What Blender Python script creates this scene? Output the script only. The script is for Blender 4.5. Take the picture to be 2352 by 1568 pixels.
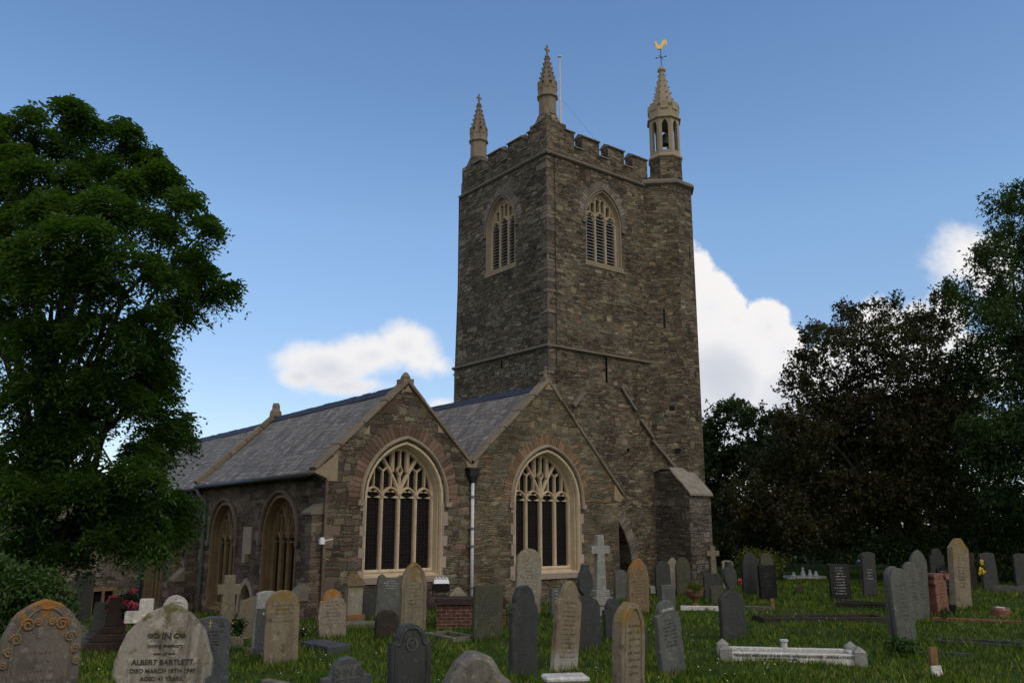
import bpy, bmesh, math, random
import numpy as np
from math import sin, cos, radians, sqrt, pi, atan, atan2
from mathutils import Vector, Matrix
from mathutils.geometry import tessellate_polygon

random.seed(7)
RNG = np.random.default_rng(11)
SC = bpy.context.scene
for o in list(bpy.data.objects):
    bpy.data.objects.remove(o)

# ------------------------------------------------------------------ camera, sky, sun, exposure
EYE = 2.3
FPX = 1922.0
PITCH = atan(421.0 / FPX)
cam_data = bpy.data.cameras.new("camera")
cam_data.sensor_width = 36.0
cam_data.lens = 36.0 * FPX / 2352.0
cam_data.clip_start = 0.1
cam_data.clip_end = 3000
cam = bpy.data.objects.new("camera", cam_data)
SC.collection.objects.link(cam)
cam.location = (0, 0, EYE)
cam.rotation_euler = (pi / 2 + PITCH, 0, 0)
SC.camera = cam

SUN_EL, SUN_ROT = radians(48), radians(140)
SKY_STRENGTH = 0.15
SC.view_settings.view_transform = 'Standard'
SC.view_settings.look = 'None'
SC.view_settings.exposure = 0.08
SC.view_settings.gamma = 1.0

def ray(px, py):
    a = (px - 1176.0) / FPX
    b = -(py - 784.0) / FPX
    c, s = cos(PITCH), sin(PITCH)
    return Vector((a, c - b * s, s + b * c))

def nd(nt, typ, props=None, **ins):
    n = nt.nodes.new(typ)
    for k, v in (props or {}).items():
        setattr(n, k, v)
    for k, v in ins.items():
        key = int(k[1:]) if k[0] == 'i' and k[1:].isdigit() else k.replace('_', ' ')
        s = n.inputs[key]
        if isinstance(v, bpy.types.NodeSocket):
            nt.links.new(v, s)
        else:
            s.default_value = v
    return n

def mth(nt, op, a, b=None, clamp=False):
    n = nt.nodes.new('ShaderNodeMath')
    n.operation = op
    n.use_clamp = clamp
    for i, v in enumerate((a, b)):
        if v is None:
            continue
        if isinstance(v, bpy.types.NodeSocket):
            nt.links.new(v, n.inputs[i])
        else:
            n.inputs[i].default_value = v
    return n.outputs[0]

def vmth(nt, op, a, b=None):
    n = nt.nodes.new('ShaderNodeVectorMath')
    n.operation = op
    for i, v in enumerate((a, b)):
        if v is None:
            continue
        if isinstance(v, bpy.types.NodeSocket):
            nt.links.new(v, n.inputs[i])
        else:
            n.inputs[i].default_value = v
    return n.outputs['Value'] if op in ('LENGTH', 'DOT_PRODUCT') else n.outputs['Vector']

def ramp(nt, fac, stops, interp='LINEAR'):
    n = nt.nodes.new('ShaderNodeValToRGB')
    n.color_ramp.interpolation = interp
    e = n.color_ramp.elements
    while len(e) < len(stops):
        e.new(0.5)
    for el, (p, c) in zip(e, stops):
        el.position = p
        el.color = (*c, 1) if len(c) == 3 else c
    nt.links.new(fac, n.inputs[0])
    return n.outputs['Color']

def mixc(nt, fac, a, b, mode='MIX'):
    n = nt.nodes.new('ShaderNodeMix')
    n.data_type = 'RGBA'
    n.blend_type = mode
    for i, v in ((0, fac), (6, a), (7, b)):
        if isinstance(v, bpy.types.NodeSocket):
            nt.links.new(v, n.inputs[i])
        else:
            n.inputs[i].default_value = v if i == 0 else ((*v, 1) if len(v) == 3 else v)
    return n.outputs[2]

def smooth01(nt, v, lo, hi):
    n = nd(nt, 'ShaderNodeMapRange', {'interpolation_type': 'SMOOTHSTEP'}, Value=v)
    n.inputs['From Min'].default_value = lo
    n.inputs['From Max'].default_value = hi
    return n.outputs[0]

# sky with broken cumulus low over the horizon
W = bpy.data.worlds.new("World")
SC.world = W
W.use_nodes = True
nt = W.node_tree
nt.nodes.clear()
wout = nt.nodes.new('ShaderNodeOutputWorld')
bg = nt.nodes.new('ShaderNodeBackground')
bg.inputs['Strength'].default_value = SKY_STRENGTH
sky = nt.nodes.new('ShaderNodeTexSky')
sky.sky_type = 'NISHITA'
sky.sun_disc = False
sky.sun_elevation = SUN_EL
sky.sun_rotation = SUN_ROT
sky.altitude = 50
sky.air_density = 1.0
sky.dust_density = 0.6
sky.ozone_density = 1.5
gen = nt.nodes.new('ShaderNodeTexCoord').outputs['Generated']
sep = nd(nt, 'ShaderNodeSeparateXYZ', Vector=gen)
fy = mth(nt, 'MAXIMUM', sep.outputs['Y'], 0.05)
cu = mth(nt, 'DIVIDE', sep.outputs['X'], fy)
cv = mth(nt, 'DIVIDE', sep.outputs['Z'], fy)
cp = nd(nt, 'ShaderNodeCombineXYZ', X=cu, Y=cv).outputs[0]
nz = nd(nt, 'ShaderNodeTexNoise', None, Vector=cp, Scale=8.0, Detail=12.0, Roughness=0.62).outputs['Fac']
nz2 = nd(nt, 'ShaderNodeTexNoise', None, Vector=cp, Scale=22.0, Detail=5.0, Roughness=0.6).outputs['Fac']
CLOUDS = [  # photo px centre x,y, radius x,y, density: low cumulus bank
    (760, 845, 110, 58, 1), (860, 815, 110, 52, 1), (930, 795, 70, 58, 1.1), (965, 820, 60, 55, .9), (690, 865, 55, 30, .8), (1005, 838, 40, 30, .6), (1010, 935, 40, 20, .6), (800, 885, 130, 26, .7),
    (1580, 650, 70, 90, 1.2), (1630, 700, 85, 90, 1.2), (1690, 730, 40, 40, 1), (1650, 860, 150, 140, 1.4), (1765, 750, 60, 70, 1.2), (1800, 800, 60, 70, 1.2), (1835, 860, 50, 80, 1.1), (1800, 920, 100, 130, 1.3), (1560, 960, 200, 120, 1.3), (1760, 1000, 260, 120, 1.2),
    (2030, 750, 75, 65, 1), (2110, 735, 55, 50, 1), (2180, 710, 55, 55, 1), (1940, 850, 100, 90, 1), (2160, 850, 220, 100, 1.1),
    (2205, 605, 105, 85, .62), (2270, 640, 100, 90, .65), (2150, 615, 70, 40, .3), (2290, 575, 60, 45, .5), (1900, 900, 90, 70, .8)]
dens = None
for (x, y, rx, ry, k) in CLOUDS:
    r0 = ray(x, y)
    c0 = (r0.x / r0.y, r0.z / r0.y, 0)
    d = vmth(nt, 'SUBTRACT', cp, c0)
    d = vmth(nt, 'MULTIPLY', d, (1967.0 / rx, 1967.0 / ry, 0))
    ln = vmth(nt, 'LENGTH', d)
    v = mth(nt, 'MULTIPLY', mth(nt, 'SUBTRACT', 1.25, ln), k * 0.8)
    dens = v if dens is None else mth(nt, 'MAXIMUM', dens, v)
dn = mth(nt, 'ADD', dens, mth(nt, 'MULTIPLY', mth(nt, 'SUBTRACT', nz, 0.5), 1.5))
dn = mth(nt, 'ADD', dn, mth(nt, 'MULTIPLY', mth(nt, 'SUBTRACT', nz2, 0.5), 0.42))
crisp = mth(nt, 'MULTIPLY', smooth01(nt, cu, 0.0, 0.2), mth(nt, 'SUBTRACT', 1.0, mth(nt, 'MULTIPLY', smooth01(nt, cu, .38, .46), smooth01(nt, cv, .22, .27))))
mask = mth(nt, 'ADD', mth(nt, 'MULTIPLY', crisp, smooth01(nt, dn, 0.08, 0.3)), mth(nt, 'MULTIPLY', mth(nt, 'SUBTRACT', 1.0, crisp), smooth01(nt, dn, -0.05, 0.55)))
mask = mth(nt, 'MULTIPLY', mask, smooth01(nt, sep.outputs['Y'], 0.05, 0.2))
shade = smooth01(nt, mth(nt, 'ADD', mth(nt, 'ADD', mth(nt, 'MULTIPLY', dn, 0.35), mth(nt, 'MULTIPLY', smooth01(nt, cv, .3, .1), .3)), mth(nt, 'MULTIPLY', nd(nt, 'ShaderNodeTexNoise', None, Vector=cp, Scale=4.5, Detail=4.0, Roughness=0.55).outputs['Fac'], 0.6)), 0.35, 1.25)
ccol = ramp(nt, shade, [(0.0, (5.9, 5.75, 5.7)), (0.3, (5.6, 5.55, 5.65)), (0.7, (4.3, 4.45, 4.85)), (1.0, (3.7, 3.95, 4.5))])
elev = ramp(nt, sep.outputs['Z'], [(.0, (.78, .8, .88)), (.17, (.87, .88, .95)), (.34, (.98, 1.09, 1.13)), (.55, (.84, .99, 1.11)), (1.0, (.84, .95, 1.04))])
skyc = mixc(nt, 1.0, sky.outputs[0], elev, 'MULTIPLY')
col = mixc(nt, mask, skyc, ccol)
rear = nd(nt, 'ShaderNodeTexNoise', None, Vector=gen, Scale=1.9, Detail=6.0, Roughness=0.6).outputs['Fac']  # unseen bright clouds added behind the camera as warm fill light
rear_fill_mask = mth(nt, 'MULTIPLY', smooth01(nt, rear, 0.36, 0.56), smooth01(nt, sep.outputs['Y'], 0.12, -0.25))
rear_fill_mask = mth(nt, 'MULTIPLY', rear_fill_mask, smooth01(nt, sep.outputs['Z'], -0.05, 0.1))
col = mixc(nt, rear_fill_mask, col, (5.6, 5.1, 4.5))
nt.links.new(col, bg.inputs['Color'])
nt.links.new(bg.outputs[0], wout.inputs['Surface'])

sun_d = bpy.data.lights.new("sun", 'SUN')
sun_d.energy = 0.8
sun_d.angle = radians(20)
sun_d.color = (1.0, 0.88, 0.7)
sun = bpy.data.objects.new("sun", sun_d)
SC.collection.objects.link(sun)
sdir = Vector((sin(SUN_ROT) * cos(SUN_EL), cos(SUN_ROT) * cos(SUN_EL), sin(SUN_EL)))
sun.rotation_euler = (-sdir).to_track_quat('-Z', 'Y').to_euler()

# ------------------------------------------------------------------ terrain
def sst(t):
    t = np.clip(t, 0, 1)
    return t * t * (3 - 2 * t)

def gz(x, y):
    z = 0.7 * (1 - sst((y - 3) / 13.0))
    z = z - 0.1 * np.maximum(0, -x - 5) * sst((y - 14) / 10.0) * (x > -60) - 5.5 * 0.0
    z = z + 0.03 * np.sin(x * 0.9 + 1.3) * np.sin(y * 0.7) + 0.02 * np.sin(x * 2.3 + y * 1.1)
    return z

def gzf(x, y):
    return float(gz(np.float64(x), np.float64(y)))

def ground(px, py):
    r = ray(px, py)
    z = 0.0
    t = 1.0
    for _ in range(60):
        t = (z - EYE) / r.z if r.z < -1e-4 else 60.0
        t = min(t, 75.0)
        z = 0.5 * z + 0.5 * gzf(r.x * t, r.y * t)
    return Vector((r.x * t, r.y * t, gzf(r.x * t, r.y * t)))

def at(px, py, y):
    r = ray(px, py)
    t = y / r.y
    return Vector((r.x * t, y, EYE + r.z * t))

def px_on(pt):
    d = Vector(pt) - Vector((0, 0, EYE))
    c, s = cos(PITCH), sin(PITCH)
    f = d.y * c + d.z * s
    return 1176 + FPX * d.x / f, 784 - FPX * (-d.y * s + d.z * c) / f

# ------------------------------------------------------------------ materials
MATS = {}

def new_mat(name):
    m = bpy.data.materials.new(name)
    m.use_nodes = True
    t = m.node_tree
    t.nodes.clear()
    out = t.nodes.new('ShaderNodeOutputMaterial')
    b = t.nodes.new('ShaderNodeBsdfPrincipled')
    t.links.new(b.outputs[0], out.inputs[0])
    MATS[name] = m
    return m, t, b

def bump(t, b, h, strength=0.5, dist=0.02):
    n = nd(t, 'ShaderNodeBump', None, Strength=strength, Distance=dist, Height=h)
    t.links.new(n.outputs[0], b.inputs['Normal'])

def plain(name, colr, rough=0.7, var=0.15, scale=8.0, metal=0.0, bmp=0.15):
    m, t, b = new_mat(name)
    oc = t.nodes.new('ShaderNodeTexCoord').outputs['Object']
    n = nd(t, 'ShaderNodeTexNoise', None, Vector=oc, Scale=scale, Detail=6.0, Roughness=0.65).outputs['Fac']
    lo = tuple(c * (1 - var * 1.6) for c in colr)
    hi = tuple(min(1, c * (1 + var * 1.6)) for c in colr)
    t.links.new(ramp(t, n, [(0.3, lo), (0.7, hi)]), b.inputs['Base Color'])
    b.inputs['Roughness'].default_value = rough
    b.inputs['Metallic'].default_value = metal
    b.inputs['Specular IOR Level'].default_value = 0.3
    if bmp:
        bump(t, b, n, bmp, 0.01)
    return m

def rubble(name, stones, mortar, sv=6.0, su=2.4, mw=0.011, lichen=0.0, lichen_col=(.3, .3, .27), rough_h=0.02, stain=(0.45, 0.8), wob=0.06, dark_patch=None, split=0.5, tint=1.0):
    """Rubble from UVs in metres: random-length courses, part of the stones split into two thinner courses."""
    m, t, b = new_mat(name)
    uv = t.nodes.new('ShaderNodeTexCoord').outputs['UV']
    w1 = nd(t, 'ShaderNodeTexNoise', {'noise_dimensions': '2D'}, Vector=uv, Scale=0.9, Detail=2.0)
    w2 = nd(t, 'ShaderNodeTexNoise', {'noise_dimensions': '2D'}, Vector=uv, Scale=5.0, Detail=3.0)
    d1 = vmth(t, 'MULTIPLY', vmth(t, 'SUBTRACT', w1.outputs['Color'], (.5, .5, .5)), (0.1, wob * 3, 0))
    d2 = vmth(t, 'MULTIPLY', vmth(t, 'SUBTRACT', w2.outputs['Color'], (.5, .5, .5)), (0.12, 0.11, 0))
    p = vmth(t, 'ADD', vmth(t, 'ADD', uv, d1), d2)
    s = nd(t, 'ShaderNodeSeparateXYZ', Vector=p)
    pu, pv = s.outputs[0], s.outputs[1]
    hv = nd(t, 'ShaderNodeTexNoise', {'noise_dimensions': '1D'}, W=pv, Scale=2.6, Detail=1.0).outputs['Fac']
    pv = mth(t, 'ADD', pv, mth(t, 'MULTIPLY', hv, 0.25))
    def layer(kv, ku, off):
        v = mth(t, 'MULTIPLY', pv, kv)
        row = mth(t, 'FLOOR', v)
        fr = mth(t, 'FRACT', v)
        rh = nd(t, 'ShaderNodeTexWhiteNoise', {'noise_dimensions': '1D'}, W=mth(t, 'ADD', row, off)).outputs['Value']
        wc = mth(t, 'ADD', mth(t, 'MULTIPLY', mth(t, 'ADD', pu, mth(t, 'MULTIPLY', rh, 37.0)), ku), mth(t, 'MULTIPLY', row, 131.7))
        vo = nd(t, 'ShaderNodeTexVoronoi', {'voronoi_dimensions': '1D', 'feature': 'F1'}, W=wc, Scale=1.0)
        ve = nd(t, 'ShaderNodeTexVoronoi', {'voronoi_dimensions': '1D', 'feature': 'DISTANCE_TO_EDGE'}, W=wc, Scale=1.0)
        dx = mth(t, 'DIVIDE', ve.outputs['Distance'], ku)
        dy = mth(t, 'DIVIDE', mth(t, 'MINIMUM', fr, mth(t, 'SUBTRACT', 1.0, fr)), kv)
        return vo.outputs['Color'], mth(t, 'MINIMUM', dx, dy)
    c1, e1 = layer(sv, su, 0.0)
    c2, e2 = layer(sv * 2, su * 1.35, 7.3)
    pick = mth(t, 'LESS_THAN', nd(t, 'ShaderNodeSeparateColor', Color=c1).outputs[2], split)
    cc = mixc(t, pick, c1, c2)
    cs = nd(t, 'ShaderNodeSeparateColor', Color=cc)
    em = mth(t, 'MINIMUM', e1, e2)
    dd = mth(t, 'ADD', mth(t, 'MULTIPLY', pick, em), mth(t, 'MULTIPLY', mth(t, 'SUBTRACT', 1.0, pick), e1))
    jit = nd(t, 'ShaderNodeTexNoise', {'noise_dimensions': '2D'}, Vector=uv, Scale=9.0, Detail=4.0).outputs['Fac']
    stone = smooth01(t, mth(t, 'SUBTRACT', dd, mth(t, 'MULTIPLY', mth(t, 'SUBTRACT', jit, 0.5), mw * 3.0)), mw * 0.2, mw * 1.6)
    k = len(stones)
    stones = [tuple((x * .72 + .28 * (.3 * c[0] + .55 * c[1] + .15 * c[2])) * tint for x in c) for c in stones]
    sc = ramp(t, cs.outputs[0], [(i / k, c) for i, c in enumerate(stones)], 'CONSTANT')
    br = nd(t, 'ShaderNodeMapRange', None, Value=cs.outputs[1])
    br.inputs['To Min'].default_value = 0.58
    br.inputs['To Max'].default_value = 1.42
    sc = mixc(t, 1.0, sc, br.outputs[0], 'MULTIPLY')
    fine = nd(t, 'ShaderNodeTexNoise', {'noise_dimensions': '2D'}, Vector=vmth(t, 'MULTIPLY', uv, (1, 1.8, 0)), Scale=20.0, Detail=7.0, Roughness=0.8).outputs['Fac']
    sc = mixc(t, 0.9, sc, ramp(t, fine, [(0.25, (.4, .4, .4)), (0.75, (1.6, 1.58, 1.55))]), 'MULTIPLY')
    mor = mixc(t, 0.9, mortar, ramp(t, fine, [(0.25, (.5, .5, .5)), (0.75, (1.4, 1.4, 1.4))]), 'MULTIPLY')
    mv = nd(t, 'ShaderNodeTexNoise', {'noise_dimensions': '2D'}, Vector=uv, Scale=1.1, Detail=5.0, Roughness=0.65).outputs['Fac']
    mor = mixc(t, smooth01(t, mv, .42, .62), mixc(t, 1.0, mor, (.3, .28, .26), 'MULTIPLY'), mor)
    col = mixc(t, stone, mor, sc)
    big = nd(t, 'ShaderNodeTexNoise', {'noise_dimensions': '2D'}, Vector=uv, Scale=0.55, Detail=6.0, Roughness=0.65).outputs['Fac']
    col = mixc(t, 1.0, col, ramp(t, big, [(stain[0] - .15, (.68, .67, .66)), (stain[1], (1.2, 1.18, 1.13))]), 'MULTIPLY')
    if dark_patch:
        dp = nd(t, 'ShaderNodeTexNoise', {'noise_dimensions': '2D'}, Vector=uv, Scale=1.7, Detail=7.0, Roughness=0.7).outputs['Fac']
        col = mixc(t, mth(t, 'MULTIPLY', smooth01(t, dp, 0.52, 0.66), 0.6), col, dark_patch)
    if lichen > 0:
        ln = nd(t, 'ShaderNodeTexNoise', {'noise_dimensions': '2D'}, Vector=uv, Scale=12.0, Detail=6.0, Roughness=0.75).outputs['Fac']
        lz = nd(t, 'ShaderNodeTexNoise', {'noise_dimensions': '2D'}, Vector=uv, Scale=1.3, Detail=3.0).outputs['Fac']
        lm = smooth01(t, mth(t, 'ADD', ln, mth(t, 'MULTIPLY', mth(t, 'SUBTRACT', lz, .5), .35)), 0.67 - lichen * 0.09, 0.73 - lichen * .05)
        col = mixc(t, mth(t, 'MULTIPLY', lm, 0.8), col, lichen_col)
    t.links.new(col, b.inputs['Base Color'])
    b.inputs['Roughness'].default_value = 0.92
    b.inputs['Specular IOR Level'].default_value = 0.15
    h = mth(t, 'ADD', mth(t, 'MULTIPLY', stone, mth(t, 'ADD', 0.5, mth(t, 'MULTIPLY', cs.outputs[2], 0.9))), mth(t, 'MULTIPLY', fine, 0.7))
    bump(t, b, h, 1.0, rough_h)
    return m

def dressed(name, base, alt, dirt, rough=0.85, island=0.25, scale=5.0, dirt_amt=0.5, lichen=None, lichen_amt=0.0):
    """Cut stone: tone per block, broad weathering, dirt streaks and optional lichen."""
    m, t, b = new_mat(name)
    oc = t.nodes.new('ShaderNodeTexCoord').outputs['Object']
    isl = t.nodes.new('ShaderNodeNewGeometry').outputs['Random Per Island']
    n1 = nd(t, 'ShaderNodeTexNoise', None, Vector=oc, Scale=scale, Detail=7.0, Roughness=0.7).outputs['Fac']
    n2 = nd(t, 'ShaderNodeTexNoise', None, Vector=vmth(t, 'MULTIPLY', oc, (1, 1, .25)), Scale=scale * .7, Detail=6.0, Roughness=0.7).outputs['Fac']
    nf = nd(t, 'ShaderNodeTexNoise', None, Vector=oc, Scale=scale * 9, Detail=4.0, Roughness=0.7).outputs['Fac']
    col = mixc(t, smooth01(t, n1, .3, .7), base, alt)
    br = nd(t, 'ShaderNodeMapRange', None, Value=isl)
    br.inputs['To Min'].default_value = 1 - island
    br.inputs['To Max'].default_value = 1 + island
    col = mixc(t, 1.0, col, br.outputs[0], 'MULTIPLY')
    col = mixc(t, mth(t, 'MULTIPLY', smooth01(t, n2, .48, .72), dirt_amt), col, dirt)
    col = mixc(t, 0.5, col, ramp(t, nf, [(0.3, (.65, .65, .65)), (0.7, (1.3, 1.3, 1.3))]), 'MULTIPLY')
    if lichen:
        ln = nd(t, 'ShaderNodeTexNoise', None, Vector=oc, Scale=scale * 1.1, Detail=8.0, Roughness=0.75).outputs['Fac']
        col = mixc(t, smooth01(t, ln, .68 - .2 * lichen_amt, .73 - .18 * lichen_amt), col, lichen)
    t.links.new(col, b.inputs['Base Color'])
    b.inputs['Roughness'].default_value = rough
    b.inputs['Specular IOR Level'].default_value = 0.25
    bump(t, b, mth(t, 'ADD', n1, mth(t, 'MULTIPLY', nf, .6)), 0.35, 0.015)
    return m

def gravemat(name, base, alt, stain, top=None, top_amt=0.0, spots=None, spot_amt=0.0, rough=0.85, streak=0.6, low=None):
    """Headstone: mottled face, vertical streaks, lichen crusts gathering near the top edge."""
    m, t, b = new_mat(name)
    tc = t.nodes.new('ShaderNodeTexCoord')
    oi = t.nodes.new('ShaderNodeObjectInfo')
    oc = vmth(t, 'ADD', tc.outputs['Object'], mixc(t, 1.0, oi.outputs['Random'], (31, 17, 23), 'MULTIPLY'))
    gzv = nd(t, 'ShaderNodeSeparateXYZ', Vector=tc.outputs['Generated']).outputs[2]
    n1 = nd(t, 'ShaderNodeTexNoise', None, Vector=oc, Scale=4.5, Detail=8.0, Roughness=0.7).outputs['Fac']
    st = nd(t, 'ShaderNodeTexNoise', None, Vector=vmth(t, 'MULTIPLY', oc, (9, 9, .9)), Scale=1.0, Detail=5.0, Roughness=0.65).outputs['Fac']
    nf = nd(t, 'ShaderNodeTexNoise', None, Vector=oc, Scale=38.0, Detail=5.0, Roughness=0.7).outputs['Fac']
    col = mixc(t, smooth01(t, n1, .32, .68), base, alt)
    col = mixc(t, mth(t, 'MULTIPLY', smooth01(t, st, .42, .7), streak), col, stain)
    col = mixc(t, 0.55, col, ramp(t, nf, [(0.3, (.6, .6, .6)), (0.7, (1.35, 1.35, 1.35))]), 'MULTIPLY')
    bl = nd(t, 'ShaderNodeTexNoise', None, Vector=oc, Scale=9.0, Detail=9.0, Roughness=0.78).outputs['Fac']
    col = mixc(t, mth(t, 'MULTIPLY', smooth01(t, bl, .53, .62), .55), col, tuple(min(1, c * 1.75 + .015) for c in base))
    bl2 = nd(t, 'ShaderNodeTexNoise', None, Vector=oc, Scale=5.5, Detail=9.0, Roughness=0.75).outputs['Fac']
    col = mixc(t, mth(t, 'MULTIPLY', smooth01(t, bl2, .54, .64), .6), col, tuple(c * .5 for c in stain))
    if low:
        lo = smooth01(t, mth(t, 'ADD', gzv, mth(t, 'MULTIPLY', mth(t, 'SUBTRACT', n1, .5), .35)), .42, .25)
        col = mixc(t, lo, col, low)
    if top:
        ln = nd(t, 'ShaderNodeTexNoise', None, Vector=oc, Scale=7.0, Detail=8.0, Roughness=0.72).outputs['Fac']
        v = mth(t, 'ADD', ln, mth(t, 'MULTIPLY', mth(t, 'SUBTRACT', gzv, .8), .55))
        col = mixc(t, smooth01(t, v, .63 - .16 * top_amt, .68 - .1 * top_amt), col, top)
    if spots:
        ln = nd(t, 'ShaderNodeTexNoise', None, Vector=oc, Scale=13.0, Detail=6.0, Roughness=0.7).outputs['Fac']
        col = mixc(t, smooth01(t, ln, .68 - .12 * spot_amt, .71 - .1 * spot_amt), col, spots)
    t.links.new(col, b.inputs['Base Color'])
    b.inputs['Roughness'].default_value = rough
    b.inputs['Specular IOR Level'].default_value = 0.3
    bump(t, b, mth(t, 'ADD', n1, mth(t, 'MULTIPLY', nf, .5)), 0.4, 0.012)
    return m

def leafmat(name, cols, rough=0.5, trans=0.25):
    m, t, b = new_mat(name)
    isl = t.nodes.new('ShaderNodeNewGeometry').outputs['Random Per Island']
    oc = t.nodes.new('ShaderNodeTexCoord').outputs['Object']
    n = nd(t, 'ShaderNodeTexNoise', None, Vector=oc, Scale=0.55, Detail=3.0).outputs['Fac']
    k = mth(t, 'ADD', mth(t, 'MULTIPLY', isl, .5), mth(t, 'MULTIPLY', n, .5))
    col = ramp(t, k, [(.2 + .6 * i / max(1, len(cols) - 1), c) for i, c in enumerate(cols)])
    t.links.new(col, b.inputs['Base Color'])
    b.inputs['Roughness'].default_value = rough
    b.inputs['Specular IOR Level'].default_value = 0.25
    tr = nd(t, 'ShaderNodeBsdfTranslucent', None, Color=mixc(t, 1.0, col, (1.3, 1.5, .5), 'MULTIPLY'))
    mx = nd(t, 'ShaderNodeMixShader', None, i0=trans, i1=b.outputs[0], i2=tr.outputs[0])
    out = [q for q in t.nodes if q.type == 'OUTPUT_MATERIAL'][0]
    t.links.new(mx.outputs[0], out.inputs[0])
    return m

M_GABLE = rubble('purple_brown_coursed_stone', [(0.144, 0.100, 0.065), (0.192, 0.150, 0.084), (0.115, 0.080, 0.060), (0.211, 0.150, 0.084), (0.182, 0.100, 0.070), (0.154, 0.140, 0.084), (0.240, 0.200, 0.121), (0.125, 0.100, 0.074)], (0.317, 0.280, 0.195), sv=6.2, su=2.8, mw=.009, lichen=.35, dark_patch=(0.086, 0.070, 0.051), split=.45, rough_h=.03)
M_CHANCEL = rubble('thin_brown_rubble_stone', [(0.192, 0.145, 0.079), (0.221, 0.170, 0.093), (0.163, 0.125, 0.074), (0.240, 0.150, 0.070), (0.192, 0.165, 0.107), (0.154, 0.130, 0.084)], (0.259, 0.225, 0.153), sv=8.5, su=3.0, mw=.006, lichen=.45, wob=.07, split=.75, rough_h=.03)
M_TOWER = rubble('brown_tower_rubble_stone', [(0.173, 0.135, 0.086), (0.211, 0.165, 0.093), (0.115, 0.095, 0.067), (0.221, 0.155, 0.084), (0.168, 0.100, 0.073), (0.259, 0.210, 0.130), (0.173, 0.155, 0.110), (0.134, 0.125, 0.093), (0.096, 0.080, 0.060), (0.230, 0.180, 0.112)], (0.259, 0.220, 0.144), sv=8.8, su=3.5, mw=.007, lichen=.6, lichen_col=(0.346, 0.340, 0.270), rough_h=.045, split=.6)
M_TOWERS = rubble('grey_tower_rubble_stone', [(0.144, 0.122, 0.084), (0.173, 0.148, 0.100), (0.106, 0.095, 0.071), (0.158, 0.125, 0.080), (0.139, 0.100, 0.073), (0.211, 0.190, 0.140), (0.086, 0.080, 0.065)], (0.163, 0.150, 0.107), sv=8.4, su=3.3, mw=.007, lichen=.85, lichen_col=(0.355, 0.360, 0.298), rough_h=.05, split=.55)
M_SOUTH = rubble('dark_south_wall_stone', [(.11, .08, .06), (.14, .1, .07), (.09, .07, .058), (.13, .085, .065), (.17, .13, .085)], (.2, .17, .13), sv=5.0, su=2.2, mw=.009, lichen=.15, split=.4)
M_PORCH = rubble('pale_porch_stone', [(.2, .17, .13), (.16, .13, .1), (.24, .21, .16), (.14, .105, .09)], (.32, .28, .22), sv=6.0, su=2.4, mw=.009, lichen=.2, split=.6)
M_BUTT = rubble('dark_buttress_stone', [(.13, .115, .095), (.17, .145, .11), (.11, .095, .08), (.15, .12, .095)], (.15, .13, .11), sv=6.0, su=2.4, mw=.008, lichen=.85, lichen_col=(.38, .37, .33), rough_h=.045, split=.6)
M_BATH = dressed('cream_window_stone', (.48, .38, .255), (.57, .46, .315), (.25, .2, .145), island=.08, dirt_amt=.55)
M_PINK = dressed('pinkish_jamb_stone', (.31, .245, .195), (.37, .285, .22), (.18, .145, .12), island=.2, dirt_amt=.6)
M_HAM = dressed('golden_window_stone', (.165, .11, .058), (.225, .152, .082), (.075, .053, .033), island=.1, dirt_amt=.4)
M_HOOD = dressed('grey_brown_moulding_stone', (.25, .2, .15), (.32, .26, .19), (.14, .11, .09), island=.1)
M_BELFS = dressed('darkened_belfry_surround', (.24, .195, .14), (.3, .24, .17), (.14, .115, .085), island=.08)
M_BELF = dressed('weathered_belfry_stone', (.36, .29, .2), (.43, .35, .24), (.2, .16, .11), island=.08)
M_VOUS = dressed('red_brown_arch_stones', (.13, .085, .06), (.17, .11, .075), (.09, .065, .05), island=.4)
M_VOUS2 = dressed('orange_brown_arch_stones', (.18, .115, .065), (.22, .145, .085), (.12, .09, .065), island=.35)
M_VOUSG = dressed('grey_arch_stones', (.15, .13, .11), (.2, .175, .15), (.09, .08, .07), island=.35)
M_COPE = dressed('lichened_coping_stone', (.165, .132, .095), (.21, .168, .118), (.085, .07, .055), island=.15, lichen=(.38, .33, .24), lichen_amt=.3)
M_PINN = dressed('pinnacle_stone', (.2, .165, .12), (.25, .205, .15), (.1, .085, .065), island=.12, dirt_amt=.85, scale=4)
M_TURR = dressed('pale_turret_stone', (.29, .24, .17), (.34, .285, .2), (.18, .15, .11), island=.1, dirt_amt=.45)
M_STRING = dressed('string_course_stone', (0.145, 0.128, 0.105), (0.187, 0.166, 0.134), (0.093, 0.081, 0.067), island=.1)
M_WHITECAP = dressed('pale_weathering_stone', (0.187, 0.168, 0.135), (0.281, 0.257, 0.208), (0.094, 0.082, 0.065), island=.1, scale=3, dirt_amt=.8)
M_WEATH = dressed('dull_weathering_stone', (.13, .11, .085), (.17, .145, .11), (.08, .07, .055), island=.2)
M_QPALE = dressed('buff_kneeler_stone', (.24, .185, .125), (.29, .225, .15), (.14, .11, .085), island=.15)
M_QUOIN = dressed('mixed_corner_stones', (.17, .125, .09), (.2, .14, .1), (.1, .085, .065), island=.5, scale=9, dirt_amt=.9)
M_DARK = plain('painted_opening_shade', (.008, .008, .008), .9, .1, bmp=0)  # near-black colour stands for the shade inside openings
M_LEAD = plain('lead_roof', (.16, .17, .19), .6)
M_IRON = plain('black_iron', (.02, .02, .022), .5)
M_PIPE = plain('white_painted_pipe', (.55, .56, .58), .45, .08)
M_PIPEG = plain('grey_painted_pipe', (.13, .135, .14), .5, .1)
M_GOLD = plain('gilding', (.75, .52, .16), .3, .05, metal=1.0, bmp=0)
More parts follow.
